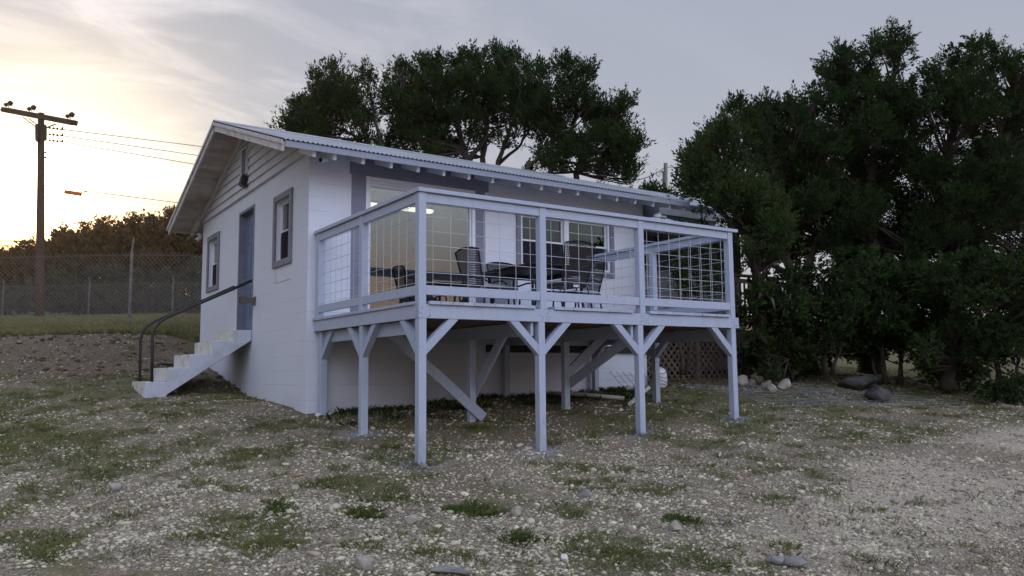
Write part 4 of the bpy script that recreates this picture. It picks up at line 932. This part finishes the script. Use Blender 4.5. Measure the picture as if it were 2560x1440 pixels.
chainfence(a, b, 1.45, .16, [1.6, 5.3, 9.0, 12.6, 16.2], 'lower far chain link fence before the hill trees', Vector((-.06, .0, .30)), .0055)

# ------------------------------------------------------------------ trees
def rand_dirs(n):
    v = RNG.normal(size=(n, 3)); return v/np.linalg.norm(v, axis=1)[:, None]
def foliage(centers, radii, dens=42, per=20, ln=(.07, .13), wd=.018, plume=.24, up=.6, inner=.5, flat=.85):
    """many small leaf sprays: plumes of thin diamonds set over and inside every lump"""
    C = np.asarray(centers, float); r = np.asarray(radii, float)
    cnt = np.maximum(3, (dens*4*np.pi*r*r*(.8+.4*RNG.random(len(r)))).astype(int)); idx = np.repeat(np.arange(len(r)), cnt); n = len(idx)
    ns = 11; sub = rand_dirs(len(r)*ns).reshape(len(r), ns, 3); d = sub[idx, RNG.integers(0, ns, n)]+RNG.normal(size=(n, 3))*.19; d /= np.linalg.norm(d, axis=1)[:, None]
    rr = inner+(1.04-inner)*RNG.random(n)**.6
    off = d*(r[idx]*rr)[:, None]; off[:, 2] *= flat
    lump = 1+.30*(fbm(C[idx, 0]*3+d[:, 0]*2.1+d[:, 2], C[idx, 1]*3+d[:, 1]*2.1+d[:, 2]*1.7, 2)-.5)*2
    T = C[idx]+off*lump[:, None]
    ax = d*.75+np.array([0, 0, up]); ax += RNG.normal(size=(n, 3))*.3; ax /= np.linalg.norm(ax, axis=1)[:, None]
    pl = plume*(.5+RNG.random(n))
    j = np.repeat(np.arange(n), per); k = len(j); t = RNG.random(k)
    rd = rand_dirs(k); base = T[j]+ax[j]*(t*pl[j])[:, None]+rd*(.26*pl[j]*(1-.85*t))[:, None]
    dirn = ax[j]*1.2+rd*.7; dirn /= np.linalg.norm(dirn, axis=1)[:, None]
    L_ = ln[0]+(ln[1]-ln[0])*RNG.random(k); side = np.cross(dirn, rand_dirs(k)); side /= np.linalg.norm(side, axis=1)[:, None]+1e-9
    w = wd*(.6+.8*RNG.random(k))
    P = np.stack([base, base+dirn*(L_*.45)[:, None]+side*w[:, None], base+dirn*L_[:, None], base+dirn*(L_*.45)[:, None]-side*w[:, None]], 1)
    return P.reshape(-1, 3), np.arange(k*4).reshape(-1, 4)
def make_tree(name, trunks, lumps, label, cat_, group, leaf='juniper', bark='bark', dens=42, per=20, ln=(.07, .13), wd=.018, plume=.24, up=.6, twigs=True, limb_r=.028, inner=.5, flat=.85):
    """trunks: [(points, radius)] in world space; lumps: [(centre, radius)]"""
    o = Vector(trunks[0][0][0]); t = empty(name, o, 0, label, cat_, group)
    q = MB(); nodes = []
    for pts, r in trunks:
        P = [Vector(p) for p in pts]; P2 = []
        for i in range(len(P)-1):
            for s in range(4): P2.append(P[i].lerp(P[i+1], s/4)+Vector((random.uniform(-.03, .03), random.uniform(-.03, .03), 0))*(1 if i+s else 0))
        P2.append(P[-1]); m_ = len(P2)
        q.tube([p-o for p in P2], [r*(1-.72*i/(m_-1))*(1.35 if i == 0 else 1) for i in range(m_)], 9); nodes += [(p, r*(1-.72*i/(m_-1))) for i, p in enumerate(P2) if i >= m_*.3]
    q.build('trunk', MAT[bark], t, smooth=True)
    b = MB()
    for c, r in lumps:
        c = Vector(c); cand = sorted(nodes, key=lambda nd: (nd[0]-c).length+max(0, nd[0].z-c.z+.3)*1.6)[:4]; s, sr = random.choice(cand[:2])
        mid = s.lerp(c, .5)+Vector((random.uniform(-.2, .2), random.uniform(-.2, .2), random.uniform(-.25, .05)))*min(1, (c-s).length*.4)
        rad = min(sr*.6, limb_r*(.7+(c-s).length*.22)); P = []
        for i in range(7):
            f_ = i/6; P.append(s*(1-f_)**2+mid*2*f_*(1-f_)+c*f_**2+Vector((random.uniform(-.02, .02), random.uniform(-.02, .02), random.uniform(-.02, .02))))
        b.tube([p-o for p in P], [rad*(1-.75*i/6) for i in range(7)], 5)
        if twigs:
            for k in range(4):
                d = Vector((random.gauss(0, 1), random.gauss(0, 1), random.gauss(0, .8))).normalized(); e = c+d*r*random.uniform(.5, 1.0)
                b.tube([P[random.choice((3, 4, 5))]-o, (P[5]+e)/2-o+Vector((0, 0, -.03)), e-o], [.010, .007, .003], 4)
    b.build('limbs', MAT[bark], t)
    Cn = np.array([list(Vector(c)-o) for c, r in lumps]); rd = np.array([r for c, r in lumps])
    V, F = foliage(Cn, rd, dens, per, ln, wd, plume, up, inner, flat); npmesh('crown', V, F, MAT[leaf], t)
    return t
def crop(lst, x0, y0, s, dep, dj=1.0, rs=1.0, back=0.0, seed=1):
    """lumps read off an enlarged crop of the photo: (x, y, r) in crop pixels -> world, spread in depth"""
    rnd = random.Random(seed); out = []
    for (x, y, r) in lst:
        d = dep+rnd.uniform(-dj, dj); px, py = x0+x/s, y0+y/s; R_ = r/s*d/FPX*rs; c = at(px, py, d); out.append((c, R_))
        for k in range(3):
            v = Vector((rnd.gauss(0, 1), rnd.gauss(0, 1), rnd.gauss(0, .7))).normalized(); out.append((c+v*R_*.7, R_*rnd.uniform(.35, .55)))
        if rnd.random() < back: out.append((at(px+rnd.uniform(-15, 15), py+rnd.uniform(-5, 15), d+rnd.uniform(1.2, 2.4)), R_*.9))
    return out
def W(pts, x0, y0, s, dep): return [at(x0+a/s, y0+b/s, dep+(c[0] if c else 0)) for a, b, *c in pts]
C1 = (680, 80, 2.56)
GJ = 'dark junipers rising behind the roof'
kw = dict(dens=25, per=26, ln=(.07, .13), wd=.018, plume=.40, up=1.1, limb_r=.03)
LT2 = [(110,590,55),(200,540,75),(260,620,85),(290,360,55),(320,460,100),(395,280,50),(400,390,95),(430,510,90),(500,310,48),(500,430,70),(470,600,60),(570,570,45),(600,290,50),(630,400,45),(610,690,45),(370,690,60),(150,620,60),(90,620,40),(395,225,28),(280,270,26),(595,245,24),(170,470,26),(560,700,40)]
LT1 = [(730,350,60),(760,450,75),(830,230,45),(860,350,105),(900,480,85),(930,270,50),(960,590,60),(1040,200,65),(1050,330,115),(1060,480,100),(1080,710,75),(1200,200,50),(1200,320,110),(1180,450,75),(1330,170,70),(1340,300,125),(1350,420,85),(1450,160,58),(1470,300,110),(1480,410,65),(1570,170,58),(1590,320,110),(1660,230,52),(1280,610,40),(1300,660,45),(1130,760,60),(730,690,60),(860,640,40),(1330,530,35),(960,180,36),(1030,160,22),(1090,170,26),(1200,145,26),(1330,120,24),(1440,120,22),(1550,125,22),(850,205,25),(740,290,24),(740,730,45),(1100,650,50),(890,600,45)]
LT3 = [(1700,250,42),(1690,420,90),(1690,530,95),(1780,240,50),(1810,440,95),(1880,240,60),(1920,330,85),(1990,270,55),(1830,600,100),(1710,650,60),(1950,500,95),(2040,430,60),(2100,560,100),(2215,470,60),(2240,580,75),(2100,700,90),(2220,760,100),(2310,730,45),(2300,850,65),(1960,770,75),(1890,690,45),(2150,880,70),(2280,930,45),(1620,890,30),(1850,860,30),(2030,240,24),(1880,190,22),(2280,440,24),(2345,700,24),(1730,740,40),(1790,850,45)]
_r = random.Random(12)
LT1 += [(_r.uniform(760, 1650), _r.uniform(380, 620), _r.uniform(35, 62)) for _ in range(16)]+[(_r.uniform(860, 1200), _r.uniform(600, 780), _r.uniform(30, 50)) for _ in range(7)]
LT1 += [(1450,560,42),(1520,520,46),(1600,480,46),(1650,560,42),(1560,620,38),(1680,480,45),(1420,640,36),(1500,690,36),(1620,400,60),(1400,480,50)]
LT2 += [(_r.uniform(200, 640), _r.uniform(420, 680), _r.uniform(35, 60)) for _ in range(10)]
LT3 += [(_r.uniform(1680, 2250), _r.uniform(420, 860), _r.uniform(35, 65)) for _ in range(14)]
make_tree('juniper_tree', [(W([(640, 1150), (630, 820), (600, 640), (450, 480)], *C1, 24), .11), (W([(640, 1000), (690, 700), (640, 450)], *C1, 24), .10), (W([(620, 780), (520, 660), (300, 560)], *C1, 24), .08)],
          crop(LT2, 680, 88, 2.56, 24, 1.0, .92, .5, 2), 'leftmost juniper behind the roof, beside the ridge', 'tree', GJ, **kw)
make_tree('juniper_tree', [(W([(1260, 1200), (1250, 830), (1170, 560), (1050, 380)], *C1, 25), .13), (W([(1340, 1150), (1350, 800), (1380, 560), (1420, 350)], *C1, 25.4), .12), (W([(1420, 1150), (1450, 830), (1530, 600), (1590, 380)], *C1, 24.8), .10), (W([(1255, 830), (1380, 660), (1300, 400)], *C1, 25), .09), (W([(1240, 760), (1000, 640), (820, 420)], *C1, 25), .09), (W([(1450, 840), (1600, 720), (1640, 500)], *C1, 25), .06)],
          crop(LT1, 680, 94, 2.56, 25.2, 1.3, .9, .6, 3), 'widest and tallest juniper behind the middle of the roof', 'tree', GJ, **kw)
make_tree('juniper_tree', [(W([(1780, 1250), (1780, 850), (1800, 600), (1750, 400)], *C1, 23.5), .11), (W([(1960, 1250), (1950, 900), (2020, 680), (2180, 560)], *C1, 23.8), .12), (W([(1790, 880), (1940, 560), (1950, 380)], *C1, 23.5), .08), (W([(1600, 900), (1720, 780), (1790, 700)], *C1, 23.4), .05)],
          crop(LT3, 680, 88, 2.56, 23.6, 1.1, .92, .5, 4), 'right juniper behind the roof, leaning out over its right part', 'tree', GJ, **kw)
make_tree('juniper_bush', [(W([(2480, 1250), (2490, 1050), (2460, 1000)], *C1, 21), .06)], crop([(2380,1020,25),(2420,1000,35),(2460,1030,40),(2520,1040,45),(2570,1010,30),(2370,1000,14),(2400,1060,30),(2440,970,16)], 680, 112, 2.56, 21, .5, 1, .5, 5), 'small juniper peeking over the right end of the roof below the gray pole', 'tree', None, **kw)

C2 = (1660, 40, 2.182)
GR = 'dense trees at the right edge of the yard'
kw = dict(dens=40, per=28, ln=(.05, .095), wd=.014, plume=.27, up=.8, limb_r=.03)
LA = [(60,850,62),(130,780,85),(180,700,62),(240,650,55),(130,930,95),(250,780,105),(230,900,115),(330,690,45),(70,950,60),(320,980,105),(400,880,100),(450,1000,105),(200,1000,60),(320,610,22),(300,1060,70),(420,1090,85),(540,1090,85),(470,1180,60),(560,1170,60),(60,790,30),(100,740,25),(210,640,25),(240,620,15)]
LA2 = [(390,530,55),(420,600,50),(500,560,60),(560,540,66),(630,560,66),(600,660,80),(710,500,48),(745,540,50),(720,640,100),(820,470,38),(830,540,60),(560,760,95),(680,780,120),(800,760,110),(620,880,105),(760,900,115),(900,700,95),(650,1000,100),(780,1030,100),(720,1120,80),(410,490,22),(570,495,22),(820,430,18)]
LB = [(890,280,38),(930,250,60),(970,190,40),(1040,200,45),(940,340,80),(1040,300,90),(1150,150,45),(1200,160,50),(1265,110,50),(1320,140,40),(1290,220,40),(1160,100,14),(1250,60,16),(970,155,16),(880,240,18),(1080,400,100),(960,440,80),(1180,350,68),(1200,460,100),(1000,560,115),(1120,600,120),(1310,330,40),(1290,480,110),(1370,420,75),(1400,520,80),(1250,620,110),(1380,640,95),(1100,760,115),(1000,720,90),(1250,780,95),(1380,790,55),(1150,900,90),(1000,860,80),(900,1000,90),(1100,1000,85),(1240,980,80),(880,880,80),(900,800,70)]
LC = [(1450,280,36),(1500,300,55),(1560,220,55),(1580,340,80),(1640,210,46),(1700,170,42),(1700,280,80),(1790,190,46),(1640,420,90),(1500,400,60),(1560,500,60),(1760,400,80),(1820,480,75),(1840,260,46),(1900,250,46),(1960,280,60),(1950,420,60),(1900,620,45),(1950,720,60),(1720,760,60),(1850,820,80),(1540,860,85),(1640,800,60),(1450,880,75),(1560,1000,80),(1400,1000,90),(1700,140,16),(1780,150,14),(1905,215,14),(1500,170,0.1),(1700,900,60),(2030,350,90),(2080,550,90),(2060,760,90)]
LC = [l for l in LC if l[2] > 1]
_r = random.Random(31)
LC += [(_r.uniform(1450, 1980), _r.uniform(430, 800), _r.uniform(45, 75)) for _ in range(20)]
LA2 += [(_r.uniform(430, 900), _r.uniform(560, 800), _r.uniform(45, 75)) for _ in range(8)]
LB += [(_r.uniform(1000, 1400), _r.uniform(1330, 1560), _r.uniform(60, 90)) for _ in range(9)]
LC += [(_r.uniform(1450, 2050), _r.uniform(1300, 1500), _r.uniform(60, 90)) for _ in range(10)]
LA += [(_r.uniform(330, 620), _r.uniform(1080, 1330), _r.uniform(45, 75)) for _ in range(8)]
LA2 += [(_r.uniform(560, 900), _r.uniform(950, 1330), _r.uniform(55, 90)) for _ in range(14)]
LB += [(_r.uniform(880, 1420), _r.uniform(950, 1330), _r.uniform(60, 100)) for _ in range(24)]
LC += [(_r.uniform(1380, 2050), _r.uniform(760, 1300), _r.uniform(55, 95)) for _ in range(34)]
make_tree('juniper_tree', [(W([(560, 1960), (520, 1700), (500, 1400), (440, 1150), (320, 950)], *C2, 14.6), .13), (W([(500, 1400), (560, 1150), (450, 980)], *C2, 14.6), .07)], crop(LA, 1694, 44, 2.182, 14.4, .7, .9, .8, 6), 'lighter green juniper just right of the deck corner', 'tree', GR, leaf='juniper_light', **kw)
make_tree('juniper_tree', [(W([(800, 1960), (760, 1700), (720, 1500), (640, 1250), (640, 950)], *C2, 16.6), .17), (W([(740, 1450), (850, 1200), (780, 900)], *C2, 16.6), .09), (W([(730, 1420), (560, 1350), (480, 1270)], *C2, 16.6), .07)], crop(LA2, *C2, 16.6, .9, .88, .9, 7), 'juniper with dead gray twigs behind the lighter green one', 'tree', GR, **kw)
make_tree('juniper_tree', [(W([(1120, 1950), (1130, 1500), (1120, 1000), (1060, 600), (1000, 350)], *C2, 17.4), .20), (W([(1120, 900), (1200, 500), (1250, 330), (1290, 200)], *C2, 17.2), .09), (W([(1120, 1100), (1300, 800), (1380, 560)], *C2, 17.4), .08)], crop(LB, 1660, 60, 2.182, 17.2, 1.1, .88, .9, 8), 'tallest juniper at the right with a leaning spire top', 'tree', GR, **kw)
make_tree('juniper_tree', [(W([(1560, 1980), (1560, 1500), (1680, 950), (1850, 700), (1950, 450)], *C2, 16.4), .24), (W([(1600, 1300), (1500, 950), (1580, 600), (1620, 300)], *C2, 16.6), .12), (W([(1640, 1080), (1800, 950), (1960, 900)], *C2, 16.4), .10)], crop(LC, 1660, 56, 2.182, 16.6, 1.1, .88, .7, 9), 'open crowned juniper leaning to the right edge of the picture', 'tree', GR, **kw)
C3 = (1660, 600, 2.667)
GS = 'broad leaved shrubs below the junipers'
kw = dict(leaf='shrub_leaf', dens=44, per=13, ln=(.05, .085), wd=.022, plume=.16, up=.25, limb_r=.018, inner=.3)
_r2 = random.Random(77)
def shrub(stems, lst, dep, lab, seed, **o):
    xs_ = [l[0] for l in lst]; lst = lst if seed == 28 else lst+[(_r2.uniform(min(xs_), max(xs_)), _r2.uniform(200, 760), _r2.uniform(60, 100)) for _ in range(9)]
    k2 = dict(kw); k2.update(o)
    make_tree('shrub', [(W(s, *C3, dep), r) for s, r in stems], crop(lst, *C3, dep, .8 if seed != 28 else .3, 1.0, .5, seed), lab, 'shrub', GS, **k2)
shrub([([(760, 930), (740, 700), (700, 480)], .05), ([(790, 930), (860, 650)], .03)], [(640,480,70),(740,430,70),(830,520,80),(700,600,85),(800,680,100),(870,780,80),(740,760,85),(600,640,60),(900,640,60),(560,520,55),(820,860,60),(700,860,50),(560,420,60),(680,360,70),(620,720,60),(560,820,50),(900,860,50)], 14.8, 'dark shrub hiding the lattice porch corner', 21, leaf='juniper')
shrub([([(1080, 900), (1060, 600), (1040, 300)], .06), ([(1120, 900), (1200, 620)], .04)], [(960,300,70),(1050,420,110),(1150,350,90),(1130,520,130),(1020,600,100),(1230,640,110),(1100,720,90),(1240,480,110),(960,460,70),(1200,250,70),(1330,720,70),(980,720,70),(1180,420,110),(1020,250,80),(900,250,70)], 15.2, 'green shrub between the porch and the pair of boulders', 22)
shrub([([(1480, 960), (1450, 700), (1420, 400)], .06), ([(1440, 960), (1370, 760)], .04), ([(1570, 960), (1580, 700)], .06)], [(1350,420,110),(1450,300,110),(1470,480,130),(1340,600,100),(1600,400,120),(1580,560,110),(1700,300,110),(1450,640,90),(1330,250,90),(1580,700,80),(1700,560,80),(1560,250,110),(1400,160,90),(1250,150,90),(1650,180,100)], 15.6, 'tall green shrub right behind the boulders', 23)
shrub([([(1900, 1000), (1920, 700), (1900, 400)], .13), ([(2060, 1000), (2080, 700)], .05)], [(1800,420,110),(1900,250,130),(1850,560,130),(1980,420,130),(1960,680,130),(1860,800,120),(2060,560,110),(1760,700,90),(1980,900,110),(1850,920,90),(1720,860,60),(2060,800,90)], 14.6, 'dark thick stemmed shrub mass at the foot of the leaning juniper', 24)
shrub([([(2240, 1080), (2220, 700), (2200, 350)], .06), ([(2340, 1080), (2360, 760)], .04)], [(2080,150,110),(2200,260,130),(2340,200,120),(2120,420,120),(2280,480,130),(2380,640,110),(2200,640,120),(2320,760,80),(2100,780,80),(2400,380,110),(2200,980,90),(2350,1000,90),(2480,500,120),(2520,900,110),(2500,250,110)], 14.2, 'brightest green shrub at the right edge of the picture', 25)
shrub([([(120, 900), (110, 500), (90, 150)], .035), ([(140, 900), (260, 300)], .025)], [(60,-40,38),(120,-60,42),(200,-70,45),(290,-60,48),(370,-20,50),(120,60,30),(330,70,45),(260,30,32),(80,150,30),(180,200,34),(300,190,48),(380,140,40),(340,300,50),(240,330,36),(150,330,30),(100,260,24)], 13.9, 'leafy shrub seen through the wire of the right end of the deck', 28, dens=34)
# woods on the hill at the left: one mass, with the ragged trees of the skyline as trees of their own
SKX = [-400, -60, 0, 35, 60, 90, 120, 150, 185, 215, 255, 285, 330, 370, 420, 470, 560, 700]; SKY = [640, 650, 638, 626, 622, 622, 610, 592, 592, 580, 574, 575, 560, 558, 545, 540, 530, 520]
hl, hg = [], []
for x in range(-330, 640, 21):
    yt = float(np.interp(x, SKX, SKY)); y = yt+14; first = True
    while y < 792:
        f_ = (y-yt)/(795-yt); d = 62-24*f_+random.uniform(-2, 2); r = random.uniform(17, 25)*(1.0 if f_ > .1 else .65)*d/FPX
        (hg if f_ > .52 else hl).append((at(x+random.uniform(-9, 9), y+random.uniform(-5, 5), d), r)); y += 22
V1, F1 = foliage([c[0] for c in hl], [c[1] for c in hl], 9, 13, (.22, .42), .095, .55, .4, .35)
tag(npmesh('hill_woods', V1, F1, MAT['hill_leaf']), 'dense brown green woods covering the hill behind the fences', 'woods', kind='stuff')
V1, F1 = foliage([c[0] for c in hg], [c[1] for c in hg], 10, 13, (.14, .28), .05, .40, .4, .35)
tag(npmesh('brush', V1, F1, MAT['hill_leaf_gray']), 'gray green brush at the foot of the hill behind the far fence', 'brush', kind='stuff')
for i, (x, y, r, lab) in enumerate(((62, 612, 13, 'small round tree alone on the skyline left of the utility pole'), (152, 582, 17, 'feathery tree on the skyline just right of the utility pole'), (210, 574, 16, 'second feathery skyline tree right of the pole'), (256, 562, 15, 'flat topped skyline tree with sky showing through'), (345, 550, 17, 'dense skyline tree halfway between pole and roof'), (425, 540, 18, 'dense skyline tree next to the low end of the roof'))):
    d = 60; b0 = at(x, 680, d); tp = at(x, y, d); R_ = r*d/FPX
    lm = [(at(x+random.uniform(-1.3, 1.3)*r, y+random.uniform(-.9, .9)*r*.7, d+random.uniform(-.8, .8)), R_*random.uniform(.28, .5)) for _ in range(13)]
    make_tree('hill_tree', [([b0, b0.lerp(tp, .6)+Vector((.1, 0, 0)), tp], .09)], lm, lab, 'tree', 'ragged trees on the hill skyline', leaf='hill_leaf', dens=6, per=12, ln=(.15, .3), wd=.05, plume=.4, twigs=False)

# ------------------------------------------------------------------ rocks, boulders and things lying about
def rock(px, py, sx_, sy_, sz_, label, m='rock', rz=0.0, name='rock', catg='rock', group=None, seed=0, p=None, sink=.25):
    V, F = ico(3); rs = np.random.default_rng(seed+int(px)); p = p or gp(px, py)
    nrm_ = rs.normal(size=(16, 3)); nrm_ /= np.linalg.norm(nrm_, axis=1)[:, None]
    for n_ in nrm_:                                      # broken facets
        dd = V@n_; lim = rs.uniform(.45, .78); V = V-np.outer(np.maximum(dd-lim, 0), n_)
    V = V*(1+.10*(fbm(V[:, 0]*2.3+V[:, 2]*1.7+px, V[:, 1]*2.3+V[:, 2]+py, 3)-.5)[:, None]*2)
    V = V*np.array([sx_, sy_, sz_]); V[:, 2] += sz_*(1-sink*2)
    o = npmesh(name, V, F, MAT[m]); o.location = (p.x, p.y, g1h(p.x, p.y)); o.rotation_euler = (rs.uniform(-.12, .12), rs.uniform(-.12, .12), rz); tag(o, label, catg, group); return o
GB = 'pale rocks piled at the foot of the trees'
for a in ((1858, 962, .20, .15, .15, 'leftmost brown rock of the pile right of the last deck post', .2), (1893, 948, .24, .16, .15, 'tall reddish pale rock at the back of the pile', .8), (1915, 962, .16, .13, .11, 'darker rock in the middle of the pile', .1),
          (1930, 974, .13, .09, .12, 'small upright pale rock low in the front of the pile', .5), (1962, 968, .19, .15, .16, 'rounded pale rock ending the pile on the right', .1), (1880, 958, .11, .10, .08, 'small rock wedged at the left back of the pile', .1)):
    rock(a[0], a[1]+6, a[2], a[3], a[4], a[5], rz=a[6], group=GB)
rock(2200, 1005, .36, .30, .22, 'front dark gray boulder under the shrubs', 'boulder', .3, 'boulder', 'boulder', 'dark boulders under the shrubs', seed=4)
rock(2150, 975, .42, .34, .22, 'rear dark gray boulder under the shrubs', 'boulder', -.3, 'boulder', 'boulder', 'dark boulders under the shrubs', seed=9)
for a in ((1290, 1293, .085, .07, .06, 'rounded tan rock among cobbles below the second front post', 'rock'), (1466, 1243, .095, .06, .05, 'whitish gray rock right of the clearing before the deck', 'rock_gray'), (1130, 1434, .19, .12, .035, 'flat gray slab at the bottom edge below the corner post', 'rock_gray'),
          (1990, 1420, .16, .12, .055, 'flat gray slab near the bottom edge at the right', 'rock_gray'), (1945, 1412, .085, .08, .05, 'gray rock touching the left side of the right slab', 'rock_gray'), (287, 1227, .085, .06, .055, 'pale rock alone in the grass at the left', 'rock'), (1320, 1129, .10, .055, .04, 'flat pale stone beside the foot of the second front post', 'rock'),
          (1690, 1328, .07, .06, .06, 'tan rock in the grass right of the middle', 'rock'), (1410, 1405, .035, .03, .03, 'small bright pale rock near the bottom edge', 'pvc'), (1033, 1310, .07, .06, .05, 'tan cobble left of the green clover patch', 'rock'), (738, 1222, .06, .045, .03, 'pale square stone left of the corner post', 'rock'),
          (915, 1425, .10, .08, .07, 'largest pale cobble of the bottom heap', 'rock'), (1570, 978, .13, .09, .07, 'tan rock at the wall foot under the right bay of the deck', 'rock'), (435, 985, .07, .06, .05, 'pale stone beside the foot of the steps', 'rock'), (1535, 1240, .06, .04, .04, 'oval tan stone in grass right of the whitish rock', 'rock'), (2065, 1170, .06, .05, .03, 'pale stone in front of the lying wire panels', 'rock'),
          (795, 1042, .06, .05, .04, 'white stone at the foot of the left wall post', 'label_white'), (827, 1040, .08, .05, .05, 'pale stone right of the left wall post', 'rock'), (1060, 1172, .05, .05, .035, 'gray stone at the foot of the corner post', 'rock_gray')):
    rock(a[0], a[1], a[2], a[3], a[4], a[5], a[6], rz=a[0]*.7, group='single larger stones in the yard')
rnd = random.Random(5)
# white drain pipe under the deck
a, b = gp(1370, 992), gp(1560, 1004); a.z += .06; b.z += .05; q = MB(); q.tube([Vector((0, 0, 0)), (b-a)*.5+Vector((0, 0, .015)), b-a], .03, 12); o = q.build('drain_pipe', MAT['pvc'], smooth=True); o.location = a; tag(o, 'pale plastic pipe lying on the ground under the deck', 'pipe')
a = gp(1575, 1020); b = gp(1622, 985); q = MB(); a.z += .06; b.z += .10; q.tube([Vector((0, 0, 0)), b-a], .032, 12); o = q.build('drain_pipe', MAT['pvc']); o.location = a; tag(o, 'short white pipe leaning by the third front post', 'pipe')
# white wrapped roll bound with wire
p = gp(1651, 968); rl = empty('wrapped_roll', p, .2, 'white upright roll bound with wire beside the lattice', 'roll')
q = MB(); q.lathe((0, 0, -.05), [(.08, 0), (.115, .04), (.125, .18), (.12, .30), (.09, .37), (.04, .40)], 18); q.build('roll', MAT['label_white'], rl, smooth=True)
q = MB()
for i in range(5): z = .03+i*.08; q.tube([(.128*math.cos(t), .128*math.sin(t), z+.03*math.sin(t*2+i)) for t in np.linspace(0, 6.283, 19)], .004, 4, False)
q.build('binding_wire', MAT['black'], rl)
# wire panels: one leaning by the wall, two lying on the grass
def wire_panel(o, u, v, w, h, nu, nv, r, label, group=None):
    q = MB(); u, v = Vector(u).normalized(), Vector(v).normalized(); o = Vector(o); lying = abs(u.z) < .3 and abs(v.z) < .3
    def pt(a, b):
        p = o+u*a+v*b
        if lying: p.z = g1h(p.x, p.y)+.03+.012*math.sin(a*5+b*3)
        return p-o
    for i in range(nu+1): q.tube([pt(w*i/nu, h*k/6) for k in range(7)], r, 4)
    for j_ in range(nv+1): q.tube([pt(w*k/8, h*j_/nv)+Vector((0, 0, r*2)) for k in range(9)], r, 4)
    ob = q.build('wire_mesh_panel', MAT['wire_gray']); ob.location = o; tag(ob, label, 'wire panel', group)
p = gp(1545, 972); wire_panel((5.45, -.35, g1h(5.45, -.35)+.05), (1, .1, .05), (0, .55, .45), .75, .45, 5, 3, .004, 'small wire mesh panel leaning by the white wall foot under the deck')
a = gp(1790, 985); wire_panel(a, (math.cos(-.35), math.sin(-.35), 0), (math.cos(-1.75), math.sin(-1.75), 0), 3.6, 1.35, 13, 6, .0035, 'nearest of the two wire mesh panels lying right of the deck', 'wire mesh panels lying in the grass')
a = gp(1700, 968); wire_panel(a, (math.cos(-.32), math.sin(-.32), 0), (math.cos(-1.9), math.sin(-1.9), 0), 2.6, 1.0, 9, 5, .0035, 'rear wire mesh panel lying closer to the lattice porch', 'wire mesh panels lying in the grass')
# bits of board, hose, broken limb
for px, py, ln_, w_, an, m_, lab in ((745, 1194, .14, .03, .2, 'scrap', 'small orange brown scrap of wood on the gravel'), (1800, 1140, .34, .02, .7, 'pvc', 'thin pale stick in the grass right of the third front post'), (1290, 1045, .0, 0, 0, 'pvc', None)):
    if not lab: continue
    p = gp(px, py); q = MB(); q.bar((-ln_/2, 0, .02), (ln_/2, 0, .025), w_, .015); o = q.build('wood_scrap', MAT[m_], bevel=.004); o.location = p; o.rotation_euler = (0, 0, an); tag(o, lab, 'scrap')
q = MB(); P = [gp(x, y) for x, y in ((385, 921), (400, 914), (455, 916), (500, 922))]; o0 = P[0].copy(); q.tube([p-o0+Vector((0, 0, .03)) for p in P], .02, 7); o = q.build('hose', MAT['black'], smooth=True); o.location = o0; tag(o, 'dark hose lying on the ground behind the steps', 'hose')
q = MB(); P = [at(x, y, 14.0) for x, y in ((1898, 745), (1905, 722), (1930, 748), (1938, 776))]; o0 = P[0].copy(); q.tube([p-o0 for p in P], [.03, .035, .03, .012], 7); o = q.build('broken_limb', MAT['bark_gray'], smooth=True); o.location = o0; tag(o, 'broken bare limb hanging pale before the dark shrub', 'limb')
wp = empty('lumber_pile', gp(2040, 935), 0, 'heap of pale split boards behind the shrubs by the porch', 'lumber pile')
for i in range(14):
    q = MB(); c = Vector((rnd.uniform(-.5, .5), rnd.uniform(-.2, .3), rnd.uniform(.03, .45))); d = Vector((rnd.uniform(-1, 1), rnd.uniform(-.3, .3), rnd.uniform(-.7, .7))).normalized()*.4; q.bar(c-d, c+d, .09, .03); q.build('board', MAT['pole_gray'], wp)

# ------------------------------------------------------------------ haze volume added for the warm lens veil round the low sun
hz = MB(); hz.box(-905, 1105, -905, 1205, -7.5, 14.0)
hm = bpy.data.materials.new('haze'); hm.use_nodes = True; nt = hm.node_tree; nt.nodes.clear()
pv = N('ShaderNodeVolumePrincipled'); pv.inputs['Color'].default_value = (1.0, 0.80, 0.60, 1); pv.inputs['Density'].default_value = 0.00022; pv.inputs['Anisotropy'].default_value = 0.80
ho = N('ShaderNodeOutputMaterial'); L(pv.outputs[0], ho.inputs['Volume']); MAT['haze'] = hm
tag(hz.build('haze', hm), kind='stuff')
scene.cycles.volume_bounces = 0
